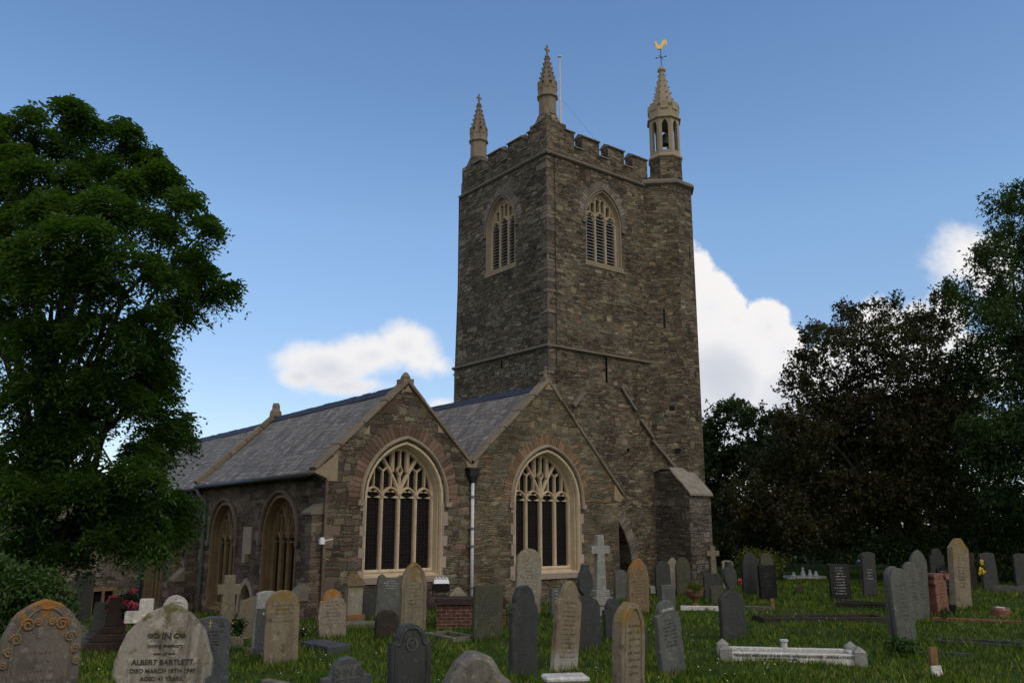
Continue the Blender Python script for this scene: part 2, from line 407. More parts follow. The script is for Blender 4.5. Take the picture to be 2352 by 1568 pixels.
M_WHITE = plain('white_paint', (.72, .74, .76), .45, .05)
M_BLACKP = plain('black_plastic', (.012, .012, .013), .4)
M_LOUV = plain('weathered_louvre_slate', (.18, .185, .19), .7, .2)
M_LETD = plain('lead_lettering', (.03, .03, .03), .6, .05, bmp=0)
M_LETL = plain('pale_lettering', (.55, .55, .53), .6, .05, bmp=0)
M_LETG = plain('worn_lettering', (.07, .06, .05), .7, .1, bmp=0)
M_LETS = plain('faint_slate_lettering', (.055, .06, .062), .7, .1, bmp=0)
M_YEL = plain('yellow_petals', (.75, .5, .03), .6, .1, bmp=0)
M_ROSE = plain('pink_petals', (.7, .09, .16), .6, .2, bmp=0)
M_REDP = plain('red_petals', (.6, .05, .03), .6, .2, bmp=0)
M_WHP = plain('white_petals', (.75, .72, .72), .6, .1, bmp=0)
M_BLUP = plain('blue_petals', (.1, .2, .6), .6, .1, bmp=0)
M_WOOD = plain('brown_wood', (.2, .11, .05), .7, .2)
M_RUST = plain('rusty_brown', (.12, .055, .03), .7, .2)

def glassmat():
    m, t, b = new_mat('leaded_church_glass')
    uv = t.nodes.new('ShaderNodeTexCoord').outputs['UV']
    br = nd(t, 'ShaderNodeTexBrick', {'offset': 0.0}, Vector=uv, Scale=1.0)
    br.inputs['Color1'].default_value = (.003, .003, .004, 1)
    br.inputs['Color2'].default_value = (.008, .006, .006, 1)
    br.inputs['Mortar'].default_value = (.022, .022, .023, 1)
    br.inputs['Mortar Size'].default_value = .006
    br.inputs['Brick Width'].default_value = .11
    br.inputs['Row Height'].default_value = .09
    n = nd(t, 'ShaderNodeTexNoise', {'noise_dimensions': '2D'}, Vector=uv, Scale=9.0, Detail=3.0)
    col = mixc(t, .6, br.outputs['Color'], mixc(t, 1.0, n.outputs['Color'], (.014, .011, .011), 'MULTIPLY'), 'ADD')
    t.links.new(col, b.inputs['Base Color'])
    b.inputs['Roughness'].default_value = .4
    b.inputs['Specular IOR Level'].default_value = .05
    bump(t, b, n.outputs['Fac'], .3, .02)
    return m
M_GLASS = glassmat()

def slatemat():
    m, t, b = new_mat('grey_slate_roofing')
    uv = t.nodes.new('ShaderNodeTexCoord').outputs['UV']
    w = nd(t, 'ShaderNodeTexNoise', {'noise_dimensions': '2D'}, Vector=uv, Scale=.8, Detail=3.0)
    p = vmth(t, 'ADD', uv, vmth(t, 'MULTIPLY', vmth(t, 'SUBTRACT', w.outputs['Color'], (.5, .5, .5)), (.05, .07, 0)))
    br = nd(t, 'ShaderNodeTexBrick', None, Vector=p, Scale=1.0)
    br.inputs['Color1'].default_value = (0, 0, 0, 1)
    br.inputs['Color2'].default_value = (1, 1, 1, 1)
    br.inputs['Mortar'].default_value = (.5, .5, .5, 1)
    br.inputs['Mortar Size'].default_value = .011
    br.inputs['Mortar Smooth'].default_value = .3
    br.inputs['Brick Width'].default_value = .27
    br.inputs['Row Height'].default_value = .19
    rnd = nd(t, 'ShaderNodeSeparateColor', Color=br.outputs['Color']).outputs[0]
    col = ramp(t, rnd, [(0, (.125, .112, .097)), (.4, (.185, .167, .146)), (.75, (.225, .204, .178)), (1, (.29, .263, .23))])
    st = nd(t, 'ShaderNodeTexNoise', {'noise_dimensions': '2D'}, Vector=vmth(t, 'MULTIPLY', uv, (2.2, .35, 0)), Scale=1.4, Detail=7.0, Roughness=.65).outputs['Fac']
    col = mixc(t, mth(t, 'MULTIPLY', smooth01(t, st, .42, .72), .75), col, (.085, .08, .075))
    st2 = nd(t, 'ShaderNodeTexNoise', {'noise_dimensions': '2D'}, Vector=uv, Scale=3.0, Detail=8.0, Roughness=.75).outputs['Fac']
    col = mixc(t, mth(t, 'MULTIPLY', smooth01(t, st2, .56, .7), .6), col, (.24, .235, .22))
    col = mixc(t, br.outputs['Fac'], col, (.04, .04, .042))
    t.links.new(col, b.inputs['Base Color'])
    b.inputs['Roughness'].default_value = .75
    b.inputs['Specular IOR Level'].default_value = .2
    sv = nd(t, 'ShaderNodeSeparateXYZ', Vector=p).outputs[1]
    saw = mth(t, 'SUBTRACT', 1.0, mth(t, 'FRACT', mth(t, 'DIVIDE', sv, .19)))
    bump(t, b, mth(t, 'ADD', saw, mth(t, 'MULTIPLY', rnd, .5)), .6, .02)
    return m
M_SLATE = slatemat()

def brickmat():
    m, t, b = new_mat('red_tomb_brick')
    uv = t.nodes.new('ShaderNodeTexCoord').outputs['UV']
    br = nd(t, 'ShaderNodeTexBrick', None, Vector=uv, Scale=1.0)
    br.inputs['Color1'].default_value = (.075, .024, .018, 1)
    br.inputs['Color2'].default_value = (.125, .04, .028, 1)
    br.inputs['Mortar'].default_value = (.2, .175, .145, 1)
    br.inputs['Mortar Size'].default_value = .006
    br.inputs['Brick Width'].default_value = .225
    br.inputs['Row Height'].default_value = .075
    n = nd(t, 'ShaderNodeTexNoise', {'noise_dimensions': '2D'}, Vector=uv, Scale=9.0, Detail=6.0).outputs['Fac']
    col = mixc(t, .7, br.outputs['Color'], ramp(t, n, [(.3, (.4, .4, .4)), (.7, (1.3, 1.3, 1.3))]), 'MULTIPLY')
    t.links.new(col, b.inputs['Base Color'])
    b.inputs['Roughness'].default_value = .9
    bump(t, b, br.outputs['Fac'], -.5, .01)
    return m
M_BRICK = brickmat()

G_TAN = gravemat('tan_headstone', (0.222, 0.187, 0.129), (0.185, 0.151, 0.102), (0.111, 0.086, 0.058), top=(0.208, 0.137, 0.041), top_amt=.8)
G_PALE = gravemat('pale_limestone', (0.267, 0.245, 0.190), (0.222, 0.202, 0.149), (0.148, 0.130, 0.088), top=(0.222, 0.194, 0.102), top_amt=.3, streak=.5)
G_LICH = gravemat('orange_lichened_stone', (0.245, 0.209, 0.162), (0.208, 0.173, 0.129), (0.148, 0.115, 0.081), top=(0.311, 0.122, 0.014), top_amt=.8, spots=(0.371, 0.346, 0.298), spot_amt=.6, streak=.3)
G_ORNG = gravemat('heavily_orange_stone', (0.193, 0.137, 0.074), (0.163, 0.122, 0.074), (0.111, 0.086, 0.054), top=(0.297, 0.122, 0.017), top_amt=.75, spots=(0.267, 0.122, 0.020), spot_amt=.55)
G_WORN = gravemat('worn_grey_limestone', (0.297, 0.274, 0.230), (0.222, 0.202, 0.162), (0.074, 0.068, 0.047), top=(0.119, 0.101, 0.037), top_amt=.45, streak=.9, spots=(0.386, 0.360, 0.318), spot_amt=.4)
G_BIG = gravemat('dark_weathered_stone', (0.148, 0.130, 0.105), (0.111, 0.097, 0.078), (0.063, 0.054, 0.044), top=(0.282, 0.122, 0.024), top_amt=.42, spots=(0.267, 0.130, 0.034), spot_amt=.3)
G_SLATE = gravemat('dark_slate_headstone', (0.045, 0.047, 0.045), (0.036, 0.037, 0.035), (0.029, 0.030, 0.027), streak=.5, rough=.6, spots=(0.102, 0.099, 0.087), spot_amt=.15)
G_SLATEB = gravemat('blue_grey_slate_headstone', (0.073, 0.077, 0.082), (0.061, 0.065, 0.068), (0.048, 0.050, 0.052), streak=.4, rough=.5)
G_SLATEP = gravemat('pale_grey_slate', (0.109, 0.110, 0.099), (0.089, 0.091, 0.082), (0.070, 0.070, 0.062), streak=.5, rough=.65, spots=(0.179, 0.174, 0.147), spot_amt=.25)
G_OLIVE = gravemat('mossy_green_stone', (0.074, 0.072, 0.044), (0.059, 0.059, 0.037), (0.044, 0.043, 0.030), streak=.6)
G_DKBR = gravemat('blackened_brown_stone', (0.037, 0.030, 0.020), (0.030, 0.024, 0.017), (0.023, 0.019, 0.014), streak=.5)
G_MARB = gravemat('white_marble', (0.560, 0.544, 0.496), (0.494, 0.480, 0.444), (0.371, 0.352, 0.316), streak=.2, rough=.5)
G_GRAN = gravemat('pale_grey_granite', (0.267, 0.263, 0.244), (0.208, 0.205, 0.190), (0.163, 0.158, 0.142), streak=.3, spots=(0.371, 0.360, 0.338), spot_amt=.8)
G_CROSS = gravemat('buff_cross_stone', (0.178, 0.151, 0.102), (0.148, 0.130, 0.088), (0.096, 0.083, 0.058), streak=.5, spots=(0.245, 0.216, 0.162), spot_amt=.4)
G_PINKG = gravemat('pink_granite', (0.192, 0.078, 0.051), (0.160, 0.062, 0.042), (0.139, 0.057, 0.042), streak=.3, spots=(0.256, 0.145, 0.107), spot_amt=.9, rough=.4)
G_BLACK = gravemat('polished_black_granite', (0.010, 0.010, 0.011), (0.013, 0.013, 0.014), (0.008, 0.008, 0.008), streak=.2, rough=.2)
G_BROWN = gravemat('dark_red_brown_granite', (0.044, 0.029, 0.022), (0.036, 0.024, 0.019), (0.026, 0.019, 0.015), streak=.4)
G_TANW = gravemat('tan_stone_whitened_foot', (0.215, 0.173, 0.112), (0.185, 0.144, 0.095), (0.126, 0.097, 0.064), streak=.5, low=(0.341, 0.324, 0.284))
G_KERB = gravemat('mossy_concrete', (0.178, 0.162, 0.122), (0.141, 0.130, 0.095), (0.089, 0.083, 0.054), streak=.5, spots=(0.237, 0.216, 0.169), spot_amt=.3)
G_BOULD = gravemat('rough_grey_boulder', (0.163, 0.151, 0.122), (0.126, 0.119, 0.095), (0.082, 0.076, 0.061), streak=.7, spots=(0.222, 0.202, 0.135), spot_amt=.5)
G_TERRA = gravemat('terracotta', (0.193, 0.094, 0.051), (0.163, 0.079, 0.044), (0.148, 0.115, 0.081), streak=.6)

L_ASH = leafmat('drooping_green_leaves', [(.026, .06, .013), (.042, .088, .018), (.062, .12, .024), (.095, .16, .034)], trans=.42)
L_COPPER = leafmat('copper_brown_leaves', [(.028, .022, .011), (.04, .034, .014), (.05, .05, .017), (.058, .072, .02)], trans=.3)
L_GREEN = leafmat('dark_green_leaves', [(.02, .042, .01), (.032, .06, .014), (.048, .082, .018)], trans=.35)
L_BACK = leafmat('dull_green_leaves', [(.018, .034, .01), (.03, .052, .013), (.048, .072, .017)], trans=.35)  # duller green foliage, tone varied leaf by leaf
L_BUSH = leafmat('fresh_green_leaves', [(.025, .055, .012), (.04, .08, .016), (.06, .11, .024)])
L_YELG = leafmat('yellow_green_leaves', [(.06, .08, .012), (.09, .11, .016), (.12, .13, .02)])
M_BARK = plain('grey_brown_bark', (.032, .026, .02), .9, .3, 6.0, bmp=.5)

def grassmats():
    m, t, b = new_mat('lawn_soil')
    oc = t.nodes.new('ShaderNodeTexCoord').outputs['Object']
    n = nd(t, 'ShaderNodeTexNoise', None, Vector=oc, Scale=.6, Detail=8.0, Roughness=.7).outputs['Fac']
    n2 = nd(t, 'ShaderNodeTexNoise', None, Vector=oc, Scale=14.0, Detail=5.0, Roughness=.7).outputs['Fac']
    col = ramp(t, n, [(.3, (.022, .042, .007)), (.5, (.034, .06, .01)), (.66, (.06, .066, .018)), (.78, (.09, .075, .04))])
    col = mixc(t, .8, col, ramp(t, n2, [(.3, (.5, .5, .5)), (.7, (1.4, 1.4, 1.4))]), 'MULTIPLY')
    t.links.new(col, b.inputs['Base Color'])
    b.inputs['Roughness'].default_value = .95
    b.inputs['Specular IOR Level'].default_value = .1
    bump(t, b, n2, .6, .05)
    m2, t, b = new_mat('grass_blades')
    oc = t.nodes.new('ShaderNodeTexCoord').outputs['Object']
    isl = t.nodes.new('ShaderNodeNewGeometry').outputs['Random Per Island']
    n = nd(t, 'ShaderNodeTexNoise', None, Vector=oc, Scale=.55, Detail=6.0, Roughness=.7).outputs['Fac']
    k = mth(t, 'ADD', mth(t, 'MULTIPLY', isl, .4), mth(t, 'MULTIPLY', n, .75))
    col = ramp(t, k, [(.3, (.024, .052, .006)), (.45, (.044, .094, .009)), (.6, (.084, .138, .014)), (.72, (.135, .158, .026)), (.84, (.2, .175, .065))])
    t.links.new(col, b.inputs['Base Color'])
    b.inputs['Roughness'].default_value = .8
    b.inputs['Specular IOR Level'].default_value = .06
    return m, m2
M_SOIL, M_BLADE = grassmats()

# ------------------------------------------------------------------ mesh helpers
class MB:
    def __init__(self):
        self.v, self.f = [], []
    def add(self, verts, faces):
        o = len(self.v)
        self.v += [tuple(p) for p in verts]
        self.f += [tuple(i + o for i in fc) for fc in faces]
    def box(self, x0, x1, y0, y1, z0, z1, M=None):
        vs = [(x, y, z) for z in (z0, z1) for y in (y0, y1) for x in (x0, x1)]
        if M is not None:
            vs = [M @ Vector(p) for p in vs]
        self.add(vs, [(0, 2, 3, 1), (4, 5, 7, 6), (0, 1, 5, 4), (2, 6, 7, 3), (0, 4, 6, 2), (1, 3, 7, 5)])
    def prism(self, pts, f, d0, d1, cap=True):
        """2-D outline pts mapped by f(u,v,d), extruded from d0 to d1."""
        n = len(pts)
        vs = [f(u, v, d0) for u, v in pts] + [f(u, v, d1) for u, v in pts]
        fs = [(i, (i + 1) % n, n + (i + 1) % n, n + i) for i in range(n)]
        if cap:
            tris = tessellate_polygon([[Vector((u, v, 0)) for u, v in pts]])
            fs += [tuple(tr) for tr in tris] + [tuple(n + i for i in reversed(tr)) for tr in tris]
        self.add(vs, fs)
    def sheet(self, outer, holes, f, d=0.0):
        loops = [outer] + holes
        flat = [p for l in loops for p in l]
        tris = tessellate_polygon([[Vector((u, v, 0)) for u, v in l] for l in loops])
        self.add([f(u, v, d) for u, v in flat], [tuple(t) for t in tris])
    def loft(self, rings, closed=True, cap0=False, cap1=False):
        n = len(rings[0])
        vs = [p for r in rings for p in r]
        fs = []
        m = n if closed else n - 1
        for k in range(len(rings) - 1):
            for i in range(m):
                j = (i + 1) % n
                fs.append((k * n + i, k * n + j, (k + 1) * n + j, (k + 1) * n + i))
        if cap0:
            fs.append(tuple(range(n)))
        if cap1:
            fs.append(tuple((len(rings) - 1) * n + i for i in range(n)))
        self.add(vs, fs)
    def lathe(self, prof, c=(0, 0), n=8, rot=0.0, cap0=True, cap1=True):
        rings = [[(c[0] + r * cos(rot + 2 * pi * i / n), c[1] + r * sin(rot + 2 * pi * i / n), z) for i in range(n)] for r, z in prof]
        self.loft(rings, True, cap0, cap1)
    def tube(self, pts, radii, n=6, cap=True):
        pts = [Vector(p) for p in pts]
        if not isinstance(radii, (list, tuple)):
            radii = [radii] * len(pts)
        rings = []
        for i, p in enumerate(pts):
            a = pts[max(0, i - 1)]
            b = pts[min(len(pts) - 1, i + 1)]
            d = (b - a).normalized() if (b - a).length > 1e-6 else Vector((0, 0, 1))
            u = d.cross(Vector((0.3, 0.1, 1)) if abs(d.z) < .95 else Vector((1, 0, 0))).normalized()
            w = d.cross(u)
            rings.append([p + (u * cos(2 * pi * k / n) + w * sin(2 * pi * k / n)) * radii[i] for k in range(n)])
        self.loft(rings, True, cap, cap)
    def strip(self, f, pts, w, d0, d1, ch=0.0, nose=0.4):
        """A moulded bar along a 2-D polyline in a wall plane."""
        n = len(pts)
        rings = []
        for i in range(n):
            a = pts[max(0, i - 1)]
            b = pts[min(n - 1, i + 1)]
            p = pts[i]
            def unit(q, r):
                l = math.hypot(r[0] - q[0], r[1] - q[1]) or 1
                return ((r[0] - q[0]) / l, (r[1] - q[1]) / l)
            t = unit(a, b)
            k = 1.0
            if 0 < i < n - 1:
                t1 = unit(a, p)
                dt = t1[0] * t[0] + t1[1] * t[1]
                k = 1 / max(.5, dt)
            nx, ny = -t[1] * w * k, t[0] * w * k
            q = lambda s, d: f(p[0] + nx * s, p[1] + ny * s, d)
            if ch > 0:
                rings.append([q(-1, d1), q(-1, d0 + ch), q(-nose, d0), q(nose, d0), q(1, d0 + ch), q(1, d1)])
            else:
                rings.append([q(-1, d1), q(-1, d0), q(1, d0), q(1, d1)])
        self.loft(rings, True, True, True)
    def build(self, name, mat, parent=None, smooth=False, label=None, normals=True):
        me = bpy.data.meshes.new(name)
        me.from_pydata(self.v, [], self.f)
        if normals:
            bm = bmesh.new()
            bm.from_mesh(me)
            bmesh.ops.recalc_face_normals(bm, faces=bm.faces)
            bm.to_mesh(me)
            bm.free()
        if smooth:
            me.polygons.foreach_set('use_smooth', [True] * len(me.polygons))
        auto_uv(me)
        me.materials.append(mat)
        me.update()
        o = bpy.data.objects.new(name, me)
        SC.collection.objects.link(o)
        if parent is not None:
            o.parent = parent
        if label:
            o['label'] = label
        return o

def auto_uv(me):
    uvl = me.uv_layers.new(name='UVMap')
    co = np.empty(len(me.vertices) * 3, np.float32)
    me.vertices.foreach_get('co', co)
    co = co.reshape(-1, 3)
    data = np.zeros((len(me.loops), 2), np.float32)
    for p in me.polygons:
        n = p.normal
        h = math.hypot(n.x, n.y)
        li = list(p.loop_indices)
        vi = [me.loops[i].vertex_index for i in li]
        c = co[vi]
        if h > .35:
            tx, ty = -n.y / h, n.x / h
            data[li, 0] = c[:, 0] * tx + c[:, 1] * ty
            data[li, 1] = c[:, 2] / h
        else:
            data[li, 0] = c[:, 0]
            data[li, 1] = c[:, 1]
    uvl.data.foreach_set('uv', data.ravel())

def tag(o, label, cat=None, group=None, kind=None):
    if label:
        o['label'] = label
    if cat:
        o['category'] = cat
    if group:
        o['group'] = group
    if kind:
        o['kind'] = kind
    return o

def thing(name, loc, label, cat, group=None, rz=0.0):
    o = bpy.data.objects.new(name, None)
    o.empty_display_size = .3
    SC.collection.objects.link(o)
    o.location = loc
    o.rotation_euler = (0, 0, rz)
    return tag(o, label, cat, group)

def np_mesh(name, V, nper, mat, parent=None):
    """V: (n*nper,3) vertices, every nper of them one face."""
    n = len(V) // nper
    me = bpy.data.meshes.new(name)
    me.vertices.add(len(V))
    me.vertices.foreach_set('co', V.astype(np.float32).ravel())
    me.loops.add(len(V))
    me.loops.foreach_set('vertex_index', np.arange(len(V), dtype=np.int32))
    me.polygons.add(n)
    me.polygons.foreach_set('loop_start', np.arange(0, len(V), nper, dtype=np.int32))
    me.polygons.foreach_set('loop_total', np.full(n, nper, np.int32))
    me.update(calc_edges=True)
    me.materials.append(mat)
    o = bpy.data.objects.new(name, me)
    SC.collection.objects.link(o)
    if parent is not None:
        o.parent = parent
    return o

# ------------------------------------------------------------------ ground
def axis(lo, hi, n, k):
    t = np.linspace(-1, 1, n)
    s = np.sign(t) * np.abs(t) ** k
    return np.where(s < 0, -s * lo, s * hi)
gx = np.unique(np.concatenate([np.linspace(-400, -45, 20), np.linspace(-45, 45, 121), np.linspace(45, 400, 20)]))
gy = np.unique(np.concatenate([np.linspace(-60, 0, 12), np.linspace(0, 60, 101), np.linspace(60, 700, 25)]))
GX, GY = np.meshgrid(gx, gy)
GZ = gz(GX, GY)
nx, ny = len(gx), len(gy)
me = bpy.data.meshes.new('ground')
vv = np.stack([GX, GY, GZ], -1).reshape(-1, 3)
ff = [(j * nx + i, j * nx + i + 1, (j + 1) * nx + i + 1, (j + 1) * nx + i) for j in range(ny - 1) for i in range(nx - 1)]
me.from_pydata(vv.tolist(), [], ff)
me.polygons.foreach_set('use_smooth', [True] * len(ff))
me.materials.append(M_SOIL)
go = bpy.data.objects.new('ground', me)
SC.collection.objects.link(go)
tag(go, 'sloping grassy churchyard ground under the headstones', 'ground', kind='structure')

# ------------------------------------------------------------------ the church
P0 = Vector((-4.8295, 22.0512, 0))
RZ = radians(38)
church = thing('church', P0, 'old stone parish church with a tall battlemented tower and two east gables', 'church', rz=RZ)

def lw(x, y, z):      # church-local -> world
    return P0 + Matrix.Rotation(RZ, 3, 'Z') @ Vector((x, y, z))

PG = lambda u, v, d: (u, d, v)
PS = lambda u, v, d: (d, u, v)
PE = lambda u, v, d: (u, 2 + d, v)
PT = lambda u, v, d: (9.35 + d, u, v)

def arch(uc, a, spring, h, off=0.0, n=10):
    """points of a two-centred pointed arch from left springing to right, offset outward by off."""
    r = (a * a + h * h) / (2 * a)
    cx = r - a
    ro = r + off
    pts = []
    top = math.acos(max(-1, min(1, cx / ro)))
    for i in range(n + 1):
        th = top * i / n
        pts.append((uc + cx - ro * cos(th), spring + ro * sin(th)))
    return pts + [(2 * uc - x, z) for x, z in reversed(pts[:-1])]

def arch_z(u, a, spring, h, off=0.0):
    r = (a * a + h * h) / (2 * a)
    q = (r + off) ** 2 - (abs(u) + (r - a)) ** 2
    return spring + sqrt(max(0, q))

def opening(uc, a, sill, spring, h, off=0.0, n=10):
    return [(uc - a - off, sill)] + arch(uc, a, spring, h, off, n) + [(uc + a + off, sill)]

def voussoirs(mb, f, uc, a, spring, h, o0, o1, n, d0=-.012, d1=.03, gap=.12, jit=.06):
    r = (a * a + h * h) / (2 * a)
    cx = r - a
    top = math.acos(cx / (r + .5 * (o0 + o1)))
    for side in (-1, 1):
        for i in range(n):
            t0, t1 = top * (i + gap / 2) / n, top * (i + 1 - gap / 2) / n
            oo = o1 + random.uniform(-jit, jit)
            q = []
            for rr, th in ((r + o0, t0), (r + oo, t0), (r + oo, t1), (r + o0, t1)):
                q.append((uc + side * -(cx - rr * cos(th)) * -1 if False else uc + side * (rr * cos(th) - cx), spring + rr * sin(th)))
            mb.prism(q, f, d0 - random.uniform(0, .008), d1)

def moulded(mb, f, uc, a, sill, spring, h, loops):
    rings = []
    for off, d in loops:
        rings.append([f(u, v, d) for u, v in opening(uc, a, sill + (max(0, d) * .3), spring, h, off)])
    mb.loft(rings, True)

def tracery_four(f, uc, ih, sill, zs, spring, ih_h, d0, d1, parent, mat):
    """four cusped lights under panel tracery; ih = half width of glazed area."""
    t = MB()
    w = ih / 2
    az = lambda u: arch_z(u, ih, spring, ih_h)
    rise = w * .62
    S = lambda pts, hw=.04: t.strip(f, [(uc + a, b) for a, b in pts], hw, d0, d1, .045)
    for k in (-1, 0, 1):
        S([(k * w, sill), (k * w, zs + rise * .5)], .05)
    for k in range(4):
        c = -ih + w * (k + .5)
        pts = [(x - uc, z) for x, z in arch(uc + c, w / 2, zs, rise, 0, 6)]
        S(pts, .034)
        for sgn in (-1, 1):        # cusps
            for (uu, zz, l) in ((.40, .28, .3), (.22, .75, .2)):
                p = (c + sgn * w * uu, zs + rise * zz)
                q = (c + sgn * w * (uu - l), zs + rise * (zz - .1))
                t.prism([(uc + p[0], p[1] + .03), (uc + p[0], p[1] - .05), (uc + q[0], q[1])], f, d0 + .05, d1)
        top = az(c)
        S([(c, zs + rise), (c, min(top, top - .02))], .026)
    apz = az(w)
    for sgn in (-1, 1):
        leg = []
        H = apz - zs - .15
        for i in range(7):
            q = i / 6
            leg.append((sgn * (w * (1 - cos(q * pi / 2 * .92)) / (1 - cos(pi / 2 * .92))), zs + .15 + H * sin(q * pi / 2 * .98)))
        # reverse the curvature so that the Y opens from the centre mullion
        leg = [(sgn * w * (i / 6) ** 1.15, zs + .12 + H * (i / 6) ** .86) for i in range(7)]
        S(leg, .05)
        zf = zs + rise + (apz - zs - rise) * .52
        S([(sgn * w, zs + rise * .4), (sgn * w, zf)], .03)
        for s2 in (-1, 1):
            S([(sgn * w, zf), (sgn * w + s2 * w * .25, zf + .12)], .026)
            c = sgn * w + s2 * w * .5
        u = .2 * ih
        S([(sgn * u, zs + .3 + H * (u / w) ** .86), (sgn * u, az(u) - .01)], .032)
    zd = zs + rise + (az(0) - zs - rise) * .42
    S([(0, zd - .16), (-.085, zd), (0, zd + .16), (.085, zd), (0, zd - .16)], .024)
    S([(0, zd + .15), (0, az(0) - .02)], .032)
    S([(0, zs + .1), (0, zd - .15)], .04)
    for sgn in (-1, 1):
        S([(0, az(0) * .35 + zd * .65 + .3), (sgn * .1 * ih, az(0) * .35 + zd * .65 + .42)], .022)
    # outer frame along jambs and arch
    fr = [(uc - ih, sill)] + arch(uc, ih, spring, ih_h) + [(uc + ih, sill)]
    t.strip(f, fr, .045, d0, d1, .04)
    t.strip(f, [(uc - ih, sill + .02), (uc + ih, sill + .02)], .05, d0 - .02, d1, .03)
    return t.build('tracery', mat, parent)

def church_window(f, uc, half, sill, spring, h, ih, ih_h, depth, zs, msur, mtrac, mvous, nv, vo=(.2, .52), quoin=True, hood=True, gap=.12, mhood=None):
    s = MB()
    k = half - ih
    moulded(s, f, uc, half, sill, spring, h, [(.06, .03), (.06, -.01), (0, -.01), (-k * .3, .06), (-k * .32, .12), (-k * .5, .14), (-k * .8, depth * .8), (-k * .85, depth * .85), (-k, depth)])
    s.box(*sorted((0, 0)), 0, 0, 0, 0) if False else None
    sur = s.build('window_surround', msur, church)
    g = MB()
    g.sheet(opening(uc, ih, sill + depth * .3 - .02, spring, ih_h, .02), [], f, depth + .03)
    g.build('window_glass', M_GLASS, sur)
    tracery_four(f, uc, ih, sill + depth * .3, zs, spring, ih_h, depth - .1, depth + .06, sur, mtrac)
    if hood:
        hm = MB()
        hp = arch(uc, half, spring, h, .17)
        hp = [(hp[0][0], spring - .12)] + hp + [(hp[-1][0], spring - .12)]
        hm.strip(f, hp, .055, -.1, .03, .05)
        for sg in (-1, 1):
            u = uc + sg * (half + .2)
            hm.prism([(u - .09, spring - .22), (u + .09, spring - .22), (u + .09, spring - .08), (u - .09, spring - .08)], f, -.1, .03)
        hm.build('hood_mould', mhood or M_HOOD, sur)
    if mvous:
        v = MB()
        voussoirs(v, f, uc, half, spring, h, vo[0], vo[1], nv, gap=gap)
        v.build('arch_stones', mvous, sur)
    if quoin:
        q = MB()
        z = sill - .12
        i = 0
        while z < spring - .15:
            hh = random.uniform(.26, .4)
            for sg in (-1, 1):
                e = .09 if (i + (sg > 0)) % 2 else .19
                e += random.uniform(-.02, .03)
                a, b2 = sorted((uc + sg * (half + .03), uc + sg * (half + e)))
                q.prism([(a, z), (b2, z), (b2, min(z + hh, spring - .1) - .008), (a, min(z + hh, spring - .1) - .008)], f, -.022, .03)
            z += hh
            i += 1
        q.prism([(uc - half - .16, sill - .16), (uc + half + .16, sill - .16), (uc + half + .16, sill + .005), (uc - half - .16, sill + .005)], f, -.05, .12)
        q.build('jamb_stones', M_PINK, sur)
    return sur

# ---- east gables
W1 = dict(uc=2.385, half=1.19, sill=.93, spring=3.02, h=1.49, ih=1.09, ih_h=1.4)
W2 = dict(uc=7.56, half=1.29, sill=.84, spring=3.02, h=1.55, ih=1.18, ih_h=1.46)
A1, V12, A2, R2, R1 = (2.37, 6.25), (4.62, 4.03), (7.62, 6.8), (10.65, 3.52), (0, 3.98)
hole1 = opening(W1['uc'], W1['half'], W1['sill'], 3.02, W1['h'], .03)
hole2 = opening(W2['uc'], W2['half'], W2['sill'], 3.02, W2['h'], .03)
b = MB()
b.sheet([(0, -2.5), (4.62, -2.5), V12, A1, R1], [hole1], PG)
b.build('aisle_gable_wall', M_GABLE, church)
b = MB()
b.sheet([(4.62, -2.5), (10.65, -2.5), R2, A2, V12], [hole2], PG)
b.sheet([(0, -2.5), (2.2, -2.5), (2.2, 3.35), (0, 3.35)], [], lambda u, v, d: (10.65, u, v))
b.build('chancel_gable_wall', M_CHANCEL, church)
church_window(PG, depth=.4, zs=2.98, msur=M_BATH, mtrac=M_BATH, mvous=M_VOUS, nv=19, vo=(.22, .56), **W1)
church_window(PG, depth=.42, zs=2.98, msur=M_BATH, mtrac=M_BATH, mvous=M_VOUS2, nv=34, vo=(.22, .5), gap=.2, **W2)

# corner quoins and odd pale blocks of the aisle gable
q = MB()
z = -1.5
i = 0
while z < 3.5:
    hh = random.uniform(.2, .34)
    a, c = (.5, .28) if i % 2 else (.3, .5)
    a += random.uniform(-.06, .1)
    if random.random() > .62:
        a, c = .06, .06
    q.box(-.006, a, -.007, c, z, z + hh - .014)
    z += hh
    i += 1
q.build('corner_stones', M_QUOIN, church)

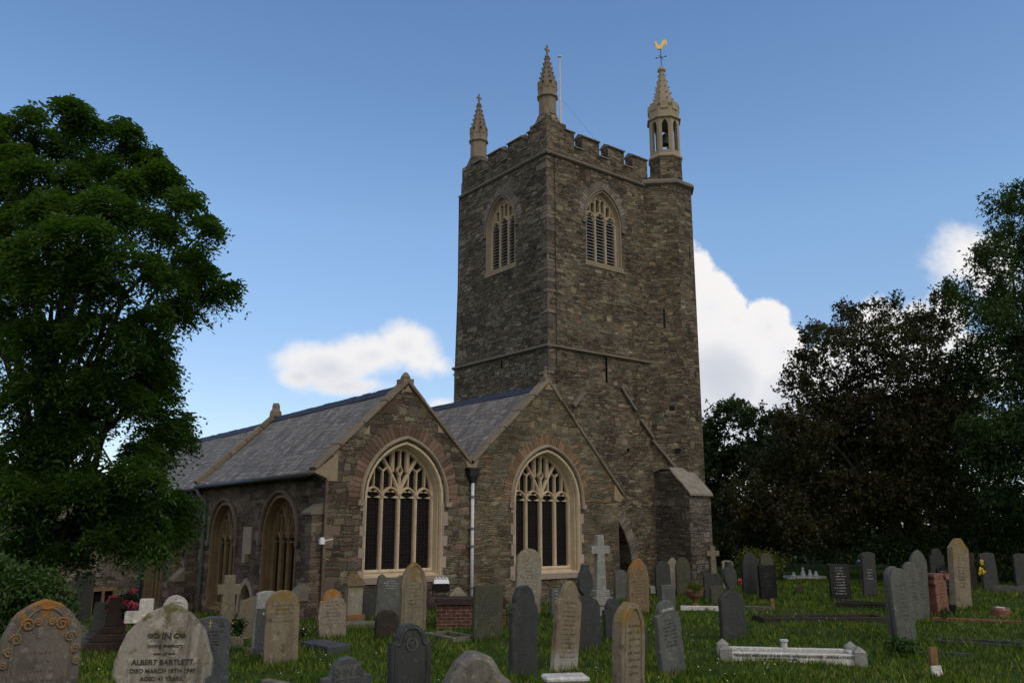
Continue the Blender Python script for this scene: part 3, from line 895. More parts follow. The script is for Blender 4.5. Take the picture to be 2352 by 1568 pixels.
# copings, kneelers and apex stones
def coping(pts, dy0, dy1, w, name='gable_coping'):
    c = MB()
    for (p, q2) in zip(pts[:-1], pts[1:]):
        n = max(2, int(math.hypot(q2[0] - p[0], q2[1] - p[1]) / .75))
        for i in range(n):
            t0, t1 = i / n + .004, (i + 1) / n - .004
            a = (p[0] + (q2[0] - p[0]) * t0, p[1] + (q2[1] - p[1]) * t0)
            e = (p[0] + (q2[0] - p[0]) * t1, p[1] + (q2[1] - p[1]) * t1)
            j = random.uniform(-.01, .01)
            c.strip(PG, [a, e], w + random.uniform(-.008, .008), dy0 + j, dy1, .03, .6)
    return c
c = coping([(-.34, 3.72), (2.37, 6.3), (4.58, 4.1)], -.06, .36, .055)
c2 = coping([(4.66, 4.12), (7.62, 6.86), (10.93, 3.28)], -.06, .36, .052)
for kn in ([(-.34, 3.62), (-.02, 3.5), (.04, 3.42), (.3, 3.42), (.3, 4.16), (-.32, 3.68)], [(1.0, 4.7), (1.2, 4.7), (1.2, 4.95)], [(3.4, 4.9), (3.62, 4.9), (3.4, 5.14)], [(2.25, 5.98), (2.5, 5.98), (2.37, 6.18)], [(7.45, 6.56), (7.8, 6.56), (7.62, 6.78)],
           [(10.45, 3.12), (10.72, 3.04), (10.88, 3.2), (10.5, 3.62)], [(4.5, 3.86), (4.74, 3.86), (4.88, 4.22), (4.62, 4.02), (4.37, 4.18)]):
    k = MB()
    k.prism(kn, PG, -.025, .3)
    k.build('kneeler_stone', M_QPALE, church)
cc = c.build('gable_coping', M_COPE, church)
cc2 = c2.build('gable_coping', M_COPE, church)
a = MB()
a.lathe([(.0, 6.3), (.13, 6.34), (.15, 6.42), (.1, 6.5), (.05, 6.56), (.0, 6.57)], (2.37, .14), 8)
a.box(2.2, 2.54, -.05, .34, 6.22, 6.36)
a.build('apex_stone', M_COPE, cc)
a = MB()
a.box(7.5, 7.74, 0, .28, 6.78, 6.98)
a.lathe([(.09, 6.95), (.05, 7.1), (.045, 7.25), (.07, 7.3), (.0, 7.36)], (7.62, .14), 8)
a.build('apex_stone', M_COPE, cc2)

# ---- roofs
def slab(mb, p, q, y0, y1, th=.07):
    """roof slope from p=(x,z) eave to q=(x,z) ridge between y0 and y1."""
    L = math.hypot(q[0] - p[0], q[1] - p[1])
    n = (-(q[1] - p[1]) / L * th, (q[0] - p[0]) / L * th)
    if n[1] < 0:
        n = (-n[0], -n[1])
    rows = 14
    vs, fs = [], []
    ys = np.linspace(y0, y1, max(2, int((y1 - y0) / .6)))
    for y in ys:
        for i in range(rows + 1):
            t = i / rows
            sag = .012 * sin(y * 1.7 + i) + .02 * sin(y * .5) * sin(pi * t)
            vs.append((p[0] + (q[0] - p[0]) * t + n[0], y, p[1] + (q[1] - p[1]) * t + n[1] + sag))
    m = rows + 1
    for j in range(len(ys) - 1):
        for i in range(rows):
            fs.append((j * m + i, j * m + i + 1, (j + 1) * m + i + 1, (j + 1) * m + i))
    mb.add(vs, fs)
    mb.box(min(p[0], p[0] + n[0]) - .005, p[0] + .03, y0, y1, p[1] - .03, p[1] + .055)
r = MB()
slab(r, (-.3, 3.6), (2.37, 6.05), .3, 9.42)
slab(r, (4.6, 3.95), (2.37, 6.05), .3, 9.42)
r1 = r.build('aisle_roof', M_SLATE, church)
r = MB()
slab(r, (-.3, 3.5), (2.37, 5.92), 9.5, 22.0)
slab(r, (4.6, 3.9), (2.37, 5.92), 9.5, 22.0)
r2 = r.build('nave_roof', M_SLATE, church)
r = MB()
slab(r, (4.64, 4.0), (7.62, 6.6), .3, 18.0)
slab(r, (10.6, 3.4), (7.62, 6.6), .3, 2.3)
r3 = r.build('chancel_roof', M_SLATE, church)
M_RIDGE = plain('blue_clay_ridge', (.03, .034, .055), .6, .25)
for rr, x, z, y0, y1 in ((r1, 2.37, 6.13, .35, 9.4), (r2, 2.37, 6.0, 9.7, 22), (r3, 7.62, 6.68, .35, 18)):
    m = MB()
    y = y0
    while y < y1:
        e = min(y + .45, y1)
        j = random.uniform(-.012, .012)
        m.prism([(x - .2, z - .13), (x - .05, z + .08 + j), (x + .05, z + .08 + j), (x + .2, z - .13), (x + .13, z - .16), (x, z), (x - .13, z - .16)], lambda u, v, d: (u, d, v), y, e - .008)
        y += .45
    m.build('ridge_tiles', M_RIDGE, rr)
# raised coping between the two roofs with stump of a gable cross
m = MB()
for (p, q2) in (((-.36, 3.72), (2.37, 6.3)), ((2.37, 6.3), (4.6, 4.15))):
    n = 5
    for i in range(n):
        t0, t1 = i / n + .003, (i + 1) / n - .003
        m.strip(lambda u, v, d: (u, 9.45 + d, v), [(p[0] + (q2[0] - p[0]) * t0, p[1] + (q2[1] - p[1]) * t0), (p[0] + (q2[0] - p[0]) * t1, p[1] + (q2[1] - p[1]) * t1)], .07, -.16, .16)
m.prism([(-.3, 3.5), (2.37, 6.0), (4.6, 3.9), (4.6, 4.12), (2.37, 6.25), (-.3, 3.68)], lambda u, v, d: (u, 9.45 + d, v), -.11, .11)
m.lathe([(.24, 6.22), (.22, 6.4), (.15, 6.5), (.15, 6.62), (.11, 6.72)], (2.37, 9.45), 6)
m.build('roof_parapet', M_COPE, church)

# ---- south wall of the aisle and nave
SW = [dict(uc=2.86, half=1.14, sill=.02, spring=1.95, h=1.12), dict(uc=7.39, half=1.11, sill=-.35, spring=1.85, h=1.1),
      dict(uc=11.2, half=1.05, sill=-.5, spring=1.55, h=1.05), dict(uc=14.85, half=1.05, sill=-.8, spring=1.45, h=1.05)]
holes = [opening(w['uc'], w['half'], w['sill'], w['spring'], w['h'], .03) for w in SW]
DOOR = dict(uc=5.1, half=.5, sill=-1.6, spring=-.1, h=.68)
holes.append(opening(DOOR['uc'], DOOR['half'], DOOR['sill'], DOOR['spring'], DOOR['h']))
b = MB()
b.sheet([(0, -2.5), (22, -3.5), (22, 3.6), (0, 3.6)], holes, PS)
b.box(-.001, 4.6, 21.9, 22, -3.5, 3.6)
b.sheet([(-.2, 3.55), (4.6, 3.85), (2.37, 5.9)], [], lambda u, v, d: (u, 21.9, v))
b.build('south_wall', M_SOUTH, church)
for w in SW:
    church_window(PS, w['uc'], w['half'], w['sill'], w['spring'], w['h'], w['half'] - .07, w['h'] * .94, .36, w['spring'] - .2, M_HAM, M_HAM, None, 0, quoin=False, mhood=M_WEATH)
d = MB()
moulded(d, PS, DOOR['uc'], DOOR['half'], DOOR['sill'], DOOR['spring'], DOOR['h'], [(.16, .02), (.16, -.03), (0, -.03), (-.04, .1), (-.05, .4)])
dr = d.build('priest_door', M_HOOD, church)
d = MB()
d.sheet(opening(DOOR['uc'], DOOR['half'], DOOR['sill'], DOOR['spring'], DOOR['h']), [], PS, .38)
d.build('door_leaf', plain('dark_oak', (.03, .02, .014), .7, .3), dr)
# buttresses with pale weatherings
for y0, y1, zt, pr in ((.12, .66, 2.62, .3), (9.7, 10.25, 2.35, .4)):
    m = MB()
    m.box(-pr, .0, y0, y1, -2.5, zt)
    m.box(-pr - .3, -pr, y0, y1, -2.5, .5)
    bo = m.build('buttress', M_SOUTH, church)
    m = MB()
    m.add([(-pr - .06, y0 - .03, zt), (-pr - .06, y1 + .03, zt), (0, y1 + .03, zt + .24), (0, y0 - .03, zt + .24), (-pr - .06, y0 - .03, zt - .06), (-pr - .06, y1 + .03, zt - .06), (0, y1 + .03, zt - .05), (0, y0 - .03, zt - .05)],
          [(0, 1, 2, 3), (4, 7, 6, 5), (0, 4, 5, 1), (0, 3, 7, 4), (1, 5, 6, 2)])
    m.build('weathering', M_WEATH, bo)
    m = MB()
    m.add([(-pr - .36, y0 - .03, .5), (-pr - .36, y1 + .03, .5), (-pr, y1 + .03, .85), (-pr, y0 - .03, .85), (-pr - .36, y0 - .03, .44), (-pr - .36, y1 + .03, .44), (-pr, y1 + .03, .44), (-pr, y0 - .03, .44)],
          [(0, 1, 2, 3), (4, 7, 6, 5), (0, 4, 5, 1), (0, 3, 7, 4), (1, 5, 6, 2)])
    m.build('weathering', M_WEATH, bo)
m = MB()
m.box(-.05, .02, 4.82, 5.5, 1.45, 2.25)
m.box(-.12, .02, 5.05, 5.3, 1.2, 1.45)
m.build('wall_tablet', M_HOOD, church)
# gutter, downpipes, hopper
g = MB()
g.tube([(-.36, .35, 3.57), (-.36, 9.4, 3.57)], .07, 8)
g.build('gutter', M_IRON, church, smooth=True)
g = MB()
g.tube([(-.36, 9.6, 3.47), (-.36, 21.8, 3.47)], .07, 8)
g.build('gutter', M_IRON, church, smooth=True)
p = MB()
p.tube([(-.34, 9.3, 3.5), (-.3, 9.15, 3.3), (-.09, 9.05, 3.1), (-.09, 9.05, -2.0)], .055, 8)
p.build('downpipe', M_PIPEG, church, smooth=True)
p = MB()
p.tube([(-.34, 16.35, 3.4), (-.09, 16.3, 3.0), (-.09, 16.3, -2.5)], .055, 8)
p.build('downpipe', plain('blue_grey_pipe', (.1, .15, .2), .5, .1), church, smooth=True)
p = MB()
p.tube([(4.6, -.09, 3.55), (4.6, -.09, -.6)], .052, 10)
dp = p.build('downpipe', M_PIPE, church, smooth=True, label='white painted downpipe in the valley between the east gables')
h = MB()
h.add([(4.42, -.2, 3.9), (4.78, -.2, 3.9), (4.78, .0, 3.9), (4.42, .0, 3.9), (4.44, -.19, 3.7), (4.76, -.19, 3.7), (4.76, .0, 3.7), (4.44, .0, 3.7), (4.54, -.14, 3.5), (4.66, -.14, 3.5), (4.66, -.03, 3.5), (4.54, -.03, 3.5)],
      [(0, 1, 2, 3), (0, 4, 5, 1), (1, 5, 6, 2), (3, 2, 6, 7), (0, 3, 7, 4), (4, 8, 9, 5), (5, 9, 10, 6), (6, 10, 11, 7), (7, 11, 8, 4)])
h.box(4.38, 4.82, -.22, .0, 3.88, 3.94)
h.build('hopper', M_IRON, dp)
for z in (3.1, 2.2, 1.7, .55):
    h = MB()
    h.lathe([(.052, z - .035), (.068, z - .03), (.068, z + .03), (.052, z + .035)], (4.6, -.09), 10)
    h.box(4.5, 4.7, -.04, .0, z - .02, z + .02)
    h.build('pipe_collar', M_PIPEG, dp)

# ---- low porch wing facing the camera on the far left
b = MB()
WL = (-1.33, .38, -1.18, -.24)      # window centre u, half, sill, head
oh = [(WL[0] - WL[1], WL[2]), (WL[0] + WL[1], WL[2]), (WL[0] + WL[1], WL[3]), (WL[0] - WL[1], WL[3])]
PP = lambda u, v, d: (u, 16.6 + d, v)
b.sheet([(-6.5, -4), (.0, -4), (.0, 2.7), (-3.2, 4.2), (-6.5, 2.0)], [oh], PP)
b.sheet([(16.6, -4), (21, -4), (21, 2.0), (16.6, 2.0)], [], lambda u, v, d: (-6.5, u, v))
pw = b.build('porch_wall', M_PORCH, church)
m = MB()
m.prism([(-6.5, 1.6), (0, 1.6), (0, 1.7), (-6.5, 1.7)], PP, -.07, .02)
m.build('porch_string_course', M_HOOD, pw)
m = MB()
for u0, u1, v0, v1 in ((WL[0] - .46, WL[0] - .36, -1.25, -.16), (WL[0] + .36, WL[0] + .46, -1.25, -.16), (WL[0] - .5, WL[0] + .5, -.24, -.12), (WL[0] - .46, WL[0] + .46, -1.32, -1.2), (WL[0] - .05, WL[0] + .05, -1.2, -.24)):
    m.prism([(u0, v0), (u1, v0), (u1, v1), (u0, v1)], PP, -.03 + .004 * (u1 - u0), .14)
pwin = m.build('porch_window', M_HAM, pw)
m = MB()
m.sheet(oh, [], PP, .12)
m.build('porch_window_glass', M_GLASS, pwin)
m = MB()
m.prism([(-2.42, -.75), (-1.8, -.75), (-1.8, .42), (-2.42, .42)], PP, -.06, .0)
m.build('memorial_tablet', G_SLATE, pw)
v = MB()
voussoirs(v, PP, WL[0], .5, -.1, .3, .08, .5, 9)
v.build('relieving_arch', M_VOUSG, pw)
r = MB()
slab(r, (-6.7, 1.95), (-3.2, 4.2), 16.55, 21, .06)
slab(r, (.1, 2.6), (-3.2, 4.2), 16.55, 21, .06)
r.build('porch_roof', M_SLATE, church)

# ---- tower
TS, TP = 16.08, 16.72
BW = dict(half=.92, sill=12.2, spring=13.9, h=1.28)
ue, us = 12.26, 2 + 2.87 - 2
us = 4.87
he = opening(ue, BW['half'], BW['sill'], BW['spring'], BW['h'], .02)
hs = opening(us, BW['half'], BW['sill'] + .02, BW['spring'], BW['h'], .02)
def rect(u0, u1, v0, v1):
    return [(u0, v0), (u1, v0), (u1, v1), (u0, v1)]
harch = opening(11.85, 1.42, -1, .8, 2.15)
eh = [he, harch, rect(12.17, 12.27, 7.53, 8.5), rect(11.02, 11.2, 4.3, 4.46), rect(12.1, 12.28, 2.9, 3.04), rect(13.2, 13.34, 5.0, 5.12)]
b = MB()
b.sheet([(9.35, -2), (14.66, -2), (14.66, TS), (9.35, TS)], eh, PE)
b.sheet([(9.35, -2), (17, -2), (17, TS), (9.35, TS)], [], lambda u, v, d: (u, 7.85, v))
tw = b.build('tower_wall', M_TOWER, church)
b = MB()
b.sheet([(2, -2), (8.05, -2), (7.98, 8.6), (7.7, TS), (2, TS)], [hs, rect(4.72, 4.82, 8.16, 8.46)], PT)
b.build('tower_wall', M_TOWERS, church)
M_QUOINT = dressed('grey_brown_corner_stones', (.125, .105, .083), (.16, .135, .103), (.075, .064, .053), island=.45, scale=8, dirt_amt=.8)
def ragged_corner(cx, cy, z0, z1, ax, ay, sx, sy):
    q = MB()
    z = z0
    i = 0
    while z < z1:
        hh = random.uniform(.1, .26)
        small = random.random() > .62
        if True:
            a, c = (random.uniform(.3, .6), random.uniform(.15, .3)) if i % 2 else (random.uniform(.15, .3), random.uniform(.3, .6))
            e = random.uniform(.004, .03)
            if small:
                a, c, e = .06, .06, .003
            x0, x1 = sorted((cx - sx * e, cx + sx * a))
            y0, y1 = sorted((cy - sy * e, cy + sy * c))
            q.box(x0, x1, y0, y1, z, z + hh - .015)
        z += hh
        i += 1
    q.build('corner_stones', M_QUOINT, tw)
ragged_corner(9.35, 2.0, 6.5, 15.9, 0, 0, 1, 1)
ragged_corner(9.35, 7.74, 8.7, 15.9, 0, 0, 1, -1)
ragged_corner(9.35, 8.0, 6.0, 8.5, 0, 0, 1, -1)
# near-black backs painting the shade inside slits and holes, and the blocked arch recess
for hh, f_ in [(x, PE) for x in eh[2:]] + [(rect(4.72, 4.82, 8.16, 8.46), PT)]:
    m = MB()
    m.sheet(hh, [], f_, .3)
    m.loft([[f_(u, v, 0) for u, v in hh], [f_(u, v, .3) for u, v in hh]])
    m.build('slit_shade', M_DARK, tw)
m = MB()
m.loft([[PE(u, v, 0) for u, v in harch], [PE(u, v, 1.1) for u, v in harch]], False)
m.sheet(harch, [], PE, 1.1)
m.build('blocked_arch', M_BUTT, tw)
v = MB()
voussoirs(v, PE, 11.85, 1.42, .8, 2.15, .03, .42, 30, gap=.22)
v.build('arch_stones', M_VOUSG, tw)

def belfry(f, uc, rot):
    s = MB()
    a, si, sp, h = BW['half'], BW['sill'], BW['spring'], BW['h']
    moulded(s, f, uc, a, si, sp, h, [(.04, .03), (.04, -.01), (0, -.01), (-.02, .08), (-.09, .2), (-.1, .26)])
    s.prism(rect(uc - a - .1, uc + a + .1, si - .2, si + .01), f, -.03, .2)
    w = s.build('belfry_window', M_BELFS, church)
    ih = a - .1
    ihh = h * .92
    t = MB()
    az = lambda u: arch_z(u, ih, sp, ihh)
    lw_ = ih * 2 / 3
    zs = sp + .15
    rise = .3
    S = lambda pts, hw=.04: t.strip(f, [(uc + x, z) for x, z in pts], hw, .16, .34, .04)
    for k in (-.5, .5):
        S([(k * lw_, si), (k * lw_, az(k * lw_) - .02)], .048)
    for k in (-1, 0, 1):
        c = k * lw_
        zz = zs - (.0 if k == 0 else .06)
        pts = [(x - uc, z) for x, z in arch(uc + c, lw_ / 2, zz, rise, 0, 6)]
        S(pts, .045)
        for sg in (-1, 1):
            for (uu, z1, l) in ((.42, .2, .26), (.25, .7, .2)):
                p = (c + sg * lw_ * uu, zz + rise * z1)
                q2 = (c + sg * lw_ * (uu - l), zz + rise * (z1 - .12))
                t.prism([(uc + p[0], p[1] + .04), (uc + p[0], p[1] - .05), (uc + q2[0], q2[1])], f, .2, .34)
        # solid webs between head and the panels above
        S([(c, zz + rise), (c, az(c) - .02)], .035)
        for sg in (-1, 1):
            u = c + sg * lw_ * .25
            zt = az(u) - .08
            if zt > zz + rise + .15:
                S([(c, zt - .12), (u, zt), (c + sg * lw_ * .5, zt - .12)], .03)
    fr = [(uc - ih, si)] + arch(uc, ih, sp, ihh) + [(uc + ih, si)]
    t.strip(f, fr, .05, .16, .34, .04)
    t.build('tracery', M_BELF, w)
    l = MB()
    for k in (-1, 0, 1):
        c = uc + k * lw_
        z = si + .06
        while z < zs + .1:
            u0, u1 = c - lw_ / 2 + .03, c + lw_ / 2 - .03
            l.add([f(u0, z, .2), f(u1, z, .2), f(u1, z + .1, .36), f(u0, z + .1, .36), f(u0, z + .028, .2), f(u1, z + .028, .2), f(u1, z + .128, .36), f(u0, z + .128, .36)],
                  [(0, 1, 2, 3), (4, 7, 6, 5), (0, 4, 5, 1), (2, 6, 7, 3)])
            z += .128
    l.build('louvres', M_LOUV, w)
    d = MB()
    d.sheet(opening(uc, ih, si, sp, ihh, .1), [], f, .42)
    d.build('belfry_shade_sheet', M_DARK, w)  # near-black sheet stands for the shade behind the louvres
    hm = MB()
    hp = arch(uc, a, sp, h, .1)
    hp = [(hp[0][0], sp - .15)] + hp + [(hp[-1][0], sp - .15)]
    hm.strip(f, hp, .035, -.06, .03, .03)
    for sg in (-1, 1):
        u = uc + sg * (a + .14)
        hm.prism(rect(u - .1, u + .1, sp - .22, sp - .12), f, -.08, .03)
    hm.build('hood_mould', M_STRING, w)
    v = MB()
    voussoirs(v, f, uc, a, sp, h, .16, .42, 15, gap=.15)
    v.build('arch_stones', M_VOUSG, w)
belfry(PE, ue, 0)
belfry(PT, us, 1)

# string courses
def roof_bar(mb, x0, x1, y0, y1, z0, z1, lip=.05):
    mb.box(x0, x1, y0, y1, z0, z1)
m = MB()
m.strip(PE, [(9.27, TS), (14.7, TS)], .075, -.1, .1, .06)
m.strip(PT, [(1.92, TS - .004), (7.75, TS - .004)], .075, -.1, .1, .06)
m.build('string_course', M_STRING, church)
m = MB()
m.strip(PE, [(9.27, 8.6), (14.6, 8.58)], .06, -.1, .1, .07)
m.strip(PT, [(1.92, 8.596), (8.02, 8.61)], .07, -.13, .1, .09)
m.build('string_course', M_STRING, church)

# battlements
def battlement(f, merlons, u0, u1, mat, thick=.42, umax=None):
    w, c = MB(), MB()
    zt = 17.24
    w.prism(rect(u0, u1, TS + .06, TP - .04), f, .0, thick)
    for a, b2 in merlons:
        w.prism(rect(a, b2, TP - .04, zt), f, .0, thick)
        # saddle-back cap along the merlon
        rings = []
        for u in (a - .02, b2 + .02):
            rings.append([f(u, zt, -.07), f(u, zt + .05, -.07), f(u, zt + .2, thick * .5), f(u, zt + .05, thick + .07), f(u, zt, thick + .07)])
        c.loft(rings, True, True, True)
    edges = sorted(merlons)
    for (a, b2), (a2, b3) in zip(edges[:-1], edges[1:]):
        rings = []
        for u in (b2, a2):
            rings.append([f(u, TP - .06, -.05), f(u, TP - .01, -.05), f(u, TP + .05, thick * .5), f(u, TP - .01, thick + .05), f(u, TP - .06, thick + .05)])
        c.loft(rings, True, True, True)
    po = w.build('parapet', mat, church)
    c.build('parapet_coping', M_STRING, po)
battlement(PE, [(10.3, 10.78), (11.2, 12.12), (12.62, 13.53), (14.02, 14.9)], 9.36, 14.9, M_TOWER)
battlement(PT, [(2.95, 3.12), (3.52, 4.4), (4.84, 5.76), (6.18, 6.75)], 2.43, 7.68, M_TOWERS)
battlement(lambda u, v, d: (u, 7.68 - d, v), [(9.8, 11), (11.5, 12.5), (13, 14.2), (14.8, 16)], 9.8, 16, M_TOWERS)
m = MB()
m.box(9.4, 16.5, 2.05, 7.65, 15.9, 16.02)
m.build('tower_roof', M_LEAD, church)

def crocketed(mb, c, prof, n=8, rot=pi / 8, rows=6, size=.05):
    mb.lathe(prof, c, n, rot)
    (r0, z0), (r1, z1) = prof[0], prof[-1]
    for k in range(n):
        th = rot + 2 * pi * k / n
        for i in range(rows):
            t = (i + .6) / rows
            rr = r0 + (r1 - r0) * t
            zz = z0 + (z1 - z0) * t
            s = size * (1.1 - .45 * t)
            M = Matrix.Translation((c[0] + (rr + s * .45) * cos(th), c[1] + (rr + s * .45) * sin(th), zz)) @ Matrix.Rotation(th, 4, 'Z')
            vs = [M @ Vector(p) for p in ((-s, -s * .5, -s), (-s, s * .5, -s), (s * .7, s * .5, .1 * s), (s * .7, -s * .5, .1 * s), (-s, -s * .5, s * .9), (-s, s * .5, s * .9), (s * .9, s * .45, s * .9), (s * .9, -s * .45, s * .9))]
            mb.add(vs, [(0, 1, 2, 3), (4, 7, 6, 5), (0, 4, 5, 1), (1, 5, 6, 2), (2, 6, 7, 3), (3, 7, 4, 0)])

def crown_ring(mb, c, R, z0, z1, zt, n=8, rot=pi / 8):
    mb.lathe([(R * .86, z0 - .06), (R * 1.12, z0), (R * 1.12, z0 + .05), (R, z0 + .09), (R, z1), (R * .8, z1 + .02)], c, n, rot)
    for k in range(n):
        a0, a1 = rot + 2 * pi * k / n, rot + 2 * pi * (k + 1) / n
        p0 = Vector((c[0] + R * cos(a0), c[1] + R * sin(a0), 0))
        p1 = Vector((c[0] + R * cos(a1), c[1] + R * sin(a1), 0))
        ctr = Vector((c[0], c[1], 0))
        for t0, t1, up in ((.2, .8, zt),):
            q0, q1 = p0.lerp(p1, t0), p0.lerp(p1, t1)
            i0, i1 = q0.lerp(ctr, .25), q1.lerp(ctr, .25)
            o0, o1 = q0.lerp(ctr, -.06), q1.lerp(ctr, -.06)
            mb.add([(q.x, q.y, z) for z in (z1 - .12, up) for q in (o0, o1, i1, i0)], [(0, 1, 2, 3), (4, 7, 6, 5), (0, 4, 5, 1), (1, 5, 6, 2), (2, 6, 7, 3), (3, 7, 4, 0)])

def finial_cross(mb, c, z, s=.1):
    mb.lathe([(.05, z), (.1, z + .03), (.1, z + .08), (.045, z + .13), (.035, z + .22)], c, 8)
    mb.box(c[0] - .03, c[0] + .03, c[1] - .03, c[1] + .03, z + .2, z + .56)
    mb.box(c[0] - .12, c[0] + .12, c[1] - .026, c[1] + .026, z + .33, z + .4)

def pinnacle(cx, cy, dz, mat_base):
    m = MB()
    m.box(cx - .5, cx + .5, cy - .5, cy + .5, TS + .07, 17.5 + dz)
    rings = [[(cx + sx * .5, cy + sy * .5, 17.5 + dz) for sx, sy in ((1, -.4), (1, .4), (.4, 1), (-.4, 1), (-1, .4), (-1, -.4), (-.4, -1), (.4, -1))],
             [(cx + .37 * cos(-pi / 8 + k * pi / 4), cy + .37 * sin(-pi / 8 + k * pi / 4), 17.9 + dz) for k in range(8)]]
    m.loft(rings, True, True, True)
    base = m.build('pinnacle_base', mat_base, church)
    m = MB()
    m.lathe([(.365, 17.88 + dz), (.355, 18.65 + dz)], (cx, cy), 8, pi / 8)
    crown_ring(m, (cx, cy), .39, 18.66 + dz, 19.12 + dz, 19.3 + dz)
    crocketed(m, (cx, cy), [(.35, 19.12 + dz), (.07, 20.45 + dz)], rows=6, size=.055)
    finial_cross(m, (cx, cy), 20.42 + dz)
    m.build('pinnacle', M_PINN, church)
pinnacle(9.87, 2.52, 0, M_TOWER)
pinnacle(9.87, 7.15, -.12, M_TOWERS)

# stair turret with open lantern
TQ = [(14.6, 2.0), (15.55, 1.05), (16.5, 1.05), (17.0, 1.55), (17.0, 4.6), (14.6, 4.6)]
m = MB()
n = len(TQ)
m.loft([[(x, y, z) for x, y in TQ] for z in (-2, 16.2)], True)
m.loft([[(x, y, 16.2) for x, y in TQ], [(15.87 + (x - 15.87) * .55, 1.85 + (y - 1.85) * .5, 16.65) for x, y in TQ]], True)
tu = m.build('stair_turret', M_TOWER, church)
m = MB()
cpl = (15.87, 2.6)
m.loft([[(x + (x - 15.8) * o * .09, y + (y - 2.8) * o * .07, z) for x, y in TQ] for o, z in ((0, 16.05), (1, 16.12), (1, 16.22), (0, 16.34))], True)
m.build('turret_string_course', M_STRING, tu)
TC = (15.87, 1.83)
m = MB()
m.lathe([(.72, 16.1), (.7, 17.4)], TC, 8, pi / 8)
m.build('turret_upper_stage', M_TOWER, tu)
lan = MB()
lan.lathe([(.72, 17.38), (.76, 17.42), (.76, 17.48), (.68, 17.56)], TC, 8, pi / 8)
R, z0, z1 = .67, 17.55, 19.2
for k in range(8):
    a0, a1 = pi / 8 + k * pi / 4, pi / 8 + (k + 1) * pi / 4
    p0 = Vector((TC[0] + R * cos(a0), TC[1] + R * sin(a0), 0))
    p1 = Vector((TC[0] + R * cos(a1), TC[1] + R * sin(a1), 0))
    L = (p1 - p0).length
    tdir = (p1 - p0) / L
    nin = (Vector((TC[0], TC[1], 0)) - (p0 + p1) / 2).normalized()
    fm = lambda u, v, d: tuple(p0 + tdir * u + nin * d + Vector((0, 0, v)))
    hole = opening(L / 2, .13, 17.72, 18.85, .26, 0, 6)
    lan.sheet([(0, z0), (L, z0), (L, z1), (0, z1)], [hole], fm, 0)
    lan.sheet([(.06, z0), (L - .06, z0), (L - .06, z1), (.06, z1)], [hole], fm, .14)
    lan.loft([[fm(u, v, 0) for u, v in hole], [fm(u, v, .14) for u, v in hole]])
crown_ring(lan, TC, .68, 19.2, 19.72, 19.95)
crocketed(lan, TC, [(.52, 19.72), (.12, 21.55)], rows=6, size=.052)
lan.lathe([(.12, 21.5), (.13, 21.62), (.19, 21.68), (.19, 21.75), (.1, 21.88), (.0, 21.95)], TC, 8, pi / 8)
lt = lan.build('turret_lantern', M_TURR, tu)
m = MB()
m.lathe([(.22, 18.2), (.2, 18.35), (.13, 18.55), (.05, 18.7)], TC, 12)
m.build('lantern_bell', M_IRON, church)
# shade-coloured slits and putlog holes on the canted turret face, old roof scars, buttress
FA = lambda u, v, d: (14.6 + (u + d) * .7071, 2.0 - (u - d) * .7071, v)
FB = lambda u, v, d: (u, 1.05 + d, v)
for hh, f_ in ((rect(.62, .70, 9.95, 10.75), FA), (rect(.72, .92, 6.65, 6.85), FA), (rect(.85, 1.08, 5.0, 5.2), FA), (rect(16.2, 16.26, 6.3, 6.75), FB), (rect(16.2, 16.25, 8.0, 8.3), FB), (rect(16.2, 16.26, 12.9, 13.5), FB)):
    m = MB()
    m.prism(hh, f_, -.004, .1)  # near-black block painted as the hole's shade, no opening cut
    m.build('slit_shade', M_DARK, tu)
m = MB()
m.strip(PE, [(10.45, 6.5), (10.95, 7.03)], .07, -.14, .02)
m.build('roof_scar', M_STRING, tw)
m = MB()
m.strip(PE, [(12.95, 7.45), (13.2, 7.15), (13.7, 6.62)], .045, -.1, .02)
m.build('roof_scar', M_STRING, tw)
m = MB()
m.strip(PE, [(13.95, 6.25), (14.25, 5.95), (14.61, 5.6)], .05, -.12, .02)
m.strip(FA, [(.05, 5.52), (.5, 4.95), (.95, 4.35)], .05, -.12, .02)
m.build('roof_scar', M_STRING, tw)
m = MB()
B0, B1, Bp = 14.62, 15.85, 1.7
m.add([(B0, 2.1, -1), (B1, 2.1, -1), (B1, 2 - Bp, -1), (B0, 2 - Bp, -1), (B0, 2.1, 4.25), (B1, 2.1, 4.25), (B0, 1.25, 4.33), (B1, 1.25, 4.33), (B0, 2 - Bp, 3.4), (B1, 2 - Bp, 3.4)],
      [(0, 3, 8, 6, 4), (1, 5, 7, 9, 2), (3, 2, 9, 8), (0, 1, 2, 3), (4, 6, 7, 5), (6, 8, 9, 7)])
bt = m.build('tower_buttress', M_BUTT, church)
m = MB()
m.loft([[(B0 - .03, y, z), (B1 + .03, y, z), (B1 + .03, y, z - .08), (B0 - .03, y, z - .08)] for y, z in ((2.1, 4.34), (1.6, 4.46), (1.2, 4.44), (.9, 4.12), (.6, 3.86), (2 - Bp - .1, 3.44))], True, True, True)
m.build('weathering', M_WHITECAP, bt)
m = MB()
m.tube([(9.72, 1.97, 16.0), (9.72, 1.97, 6.6)], .012, 5)
m.build('lightning_conductor', M_IRON, church)

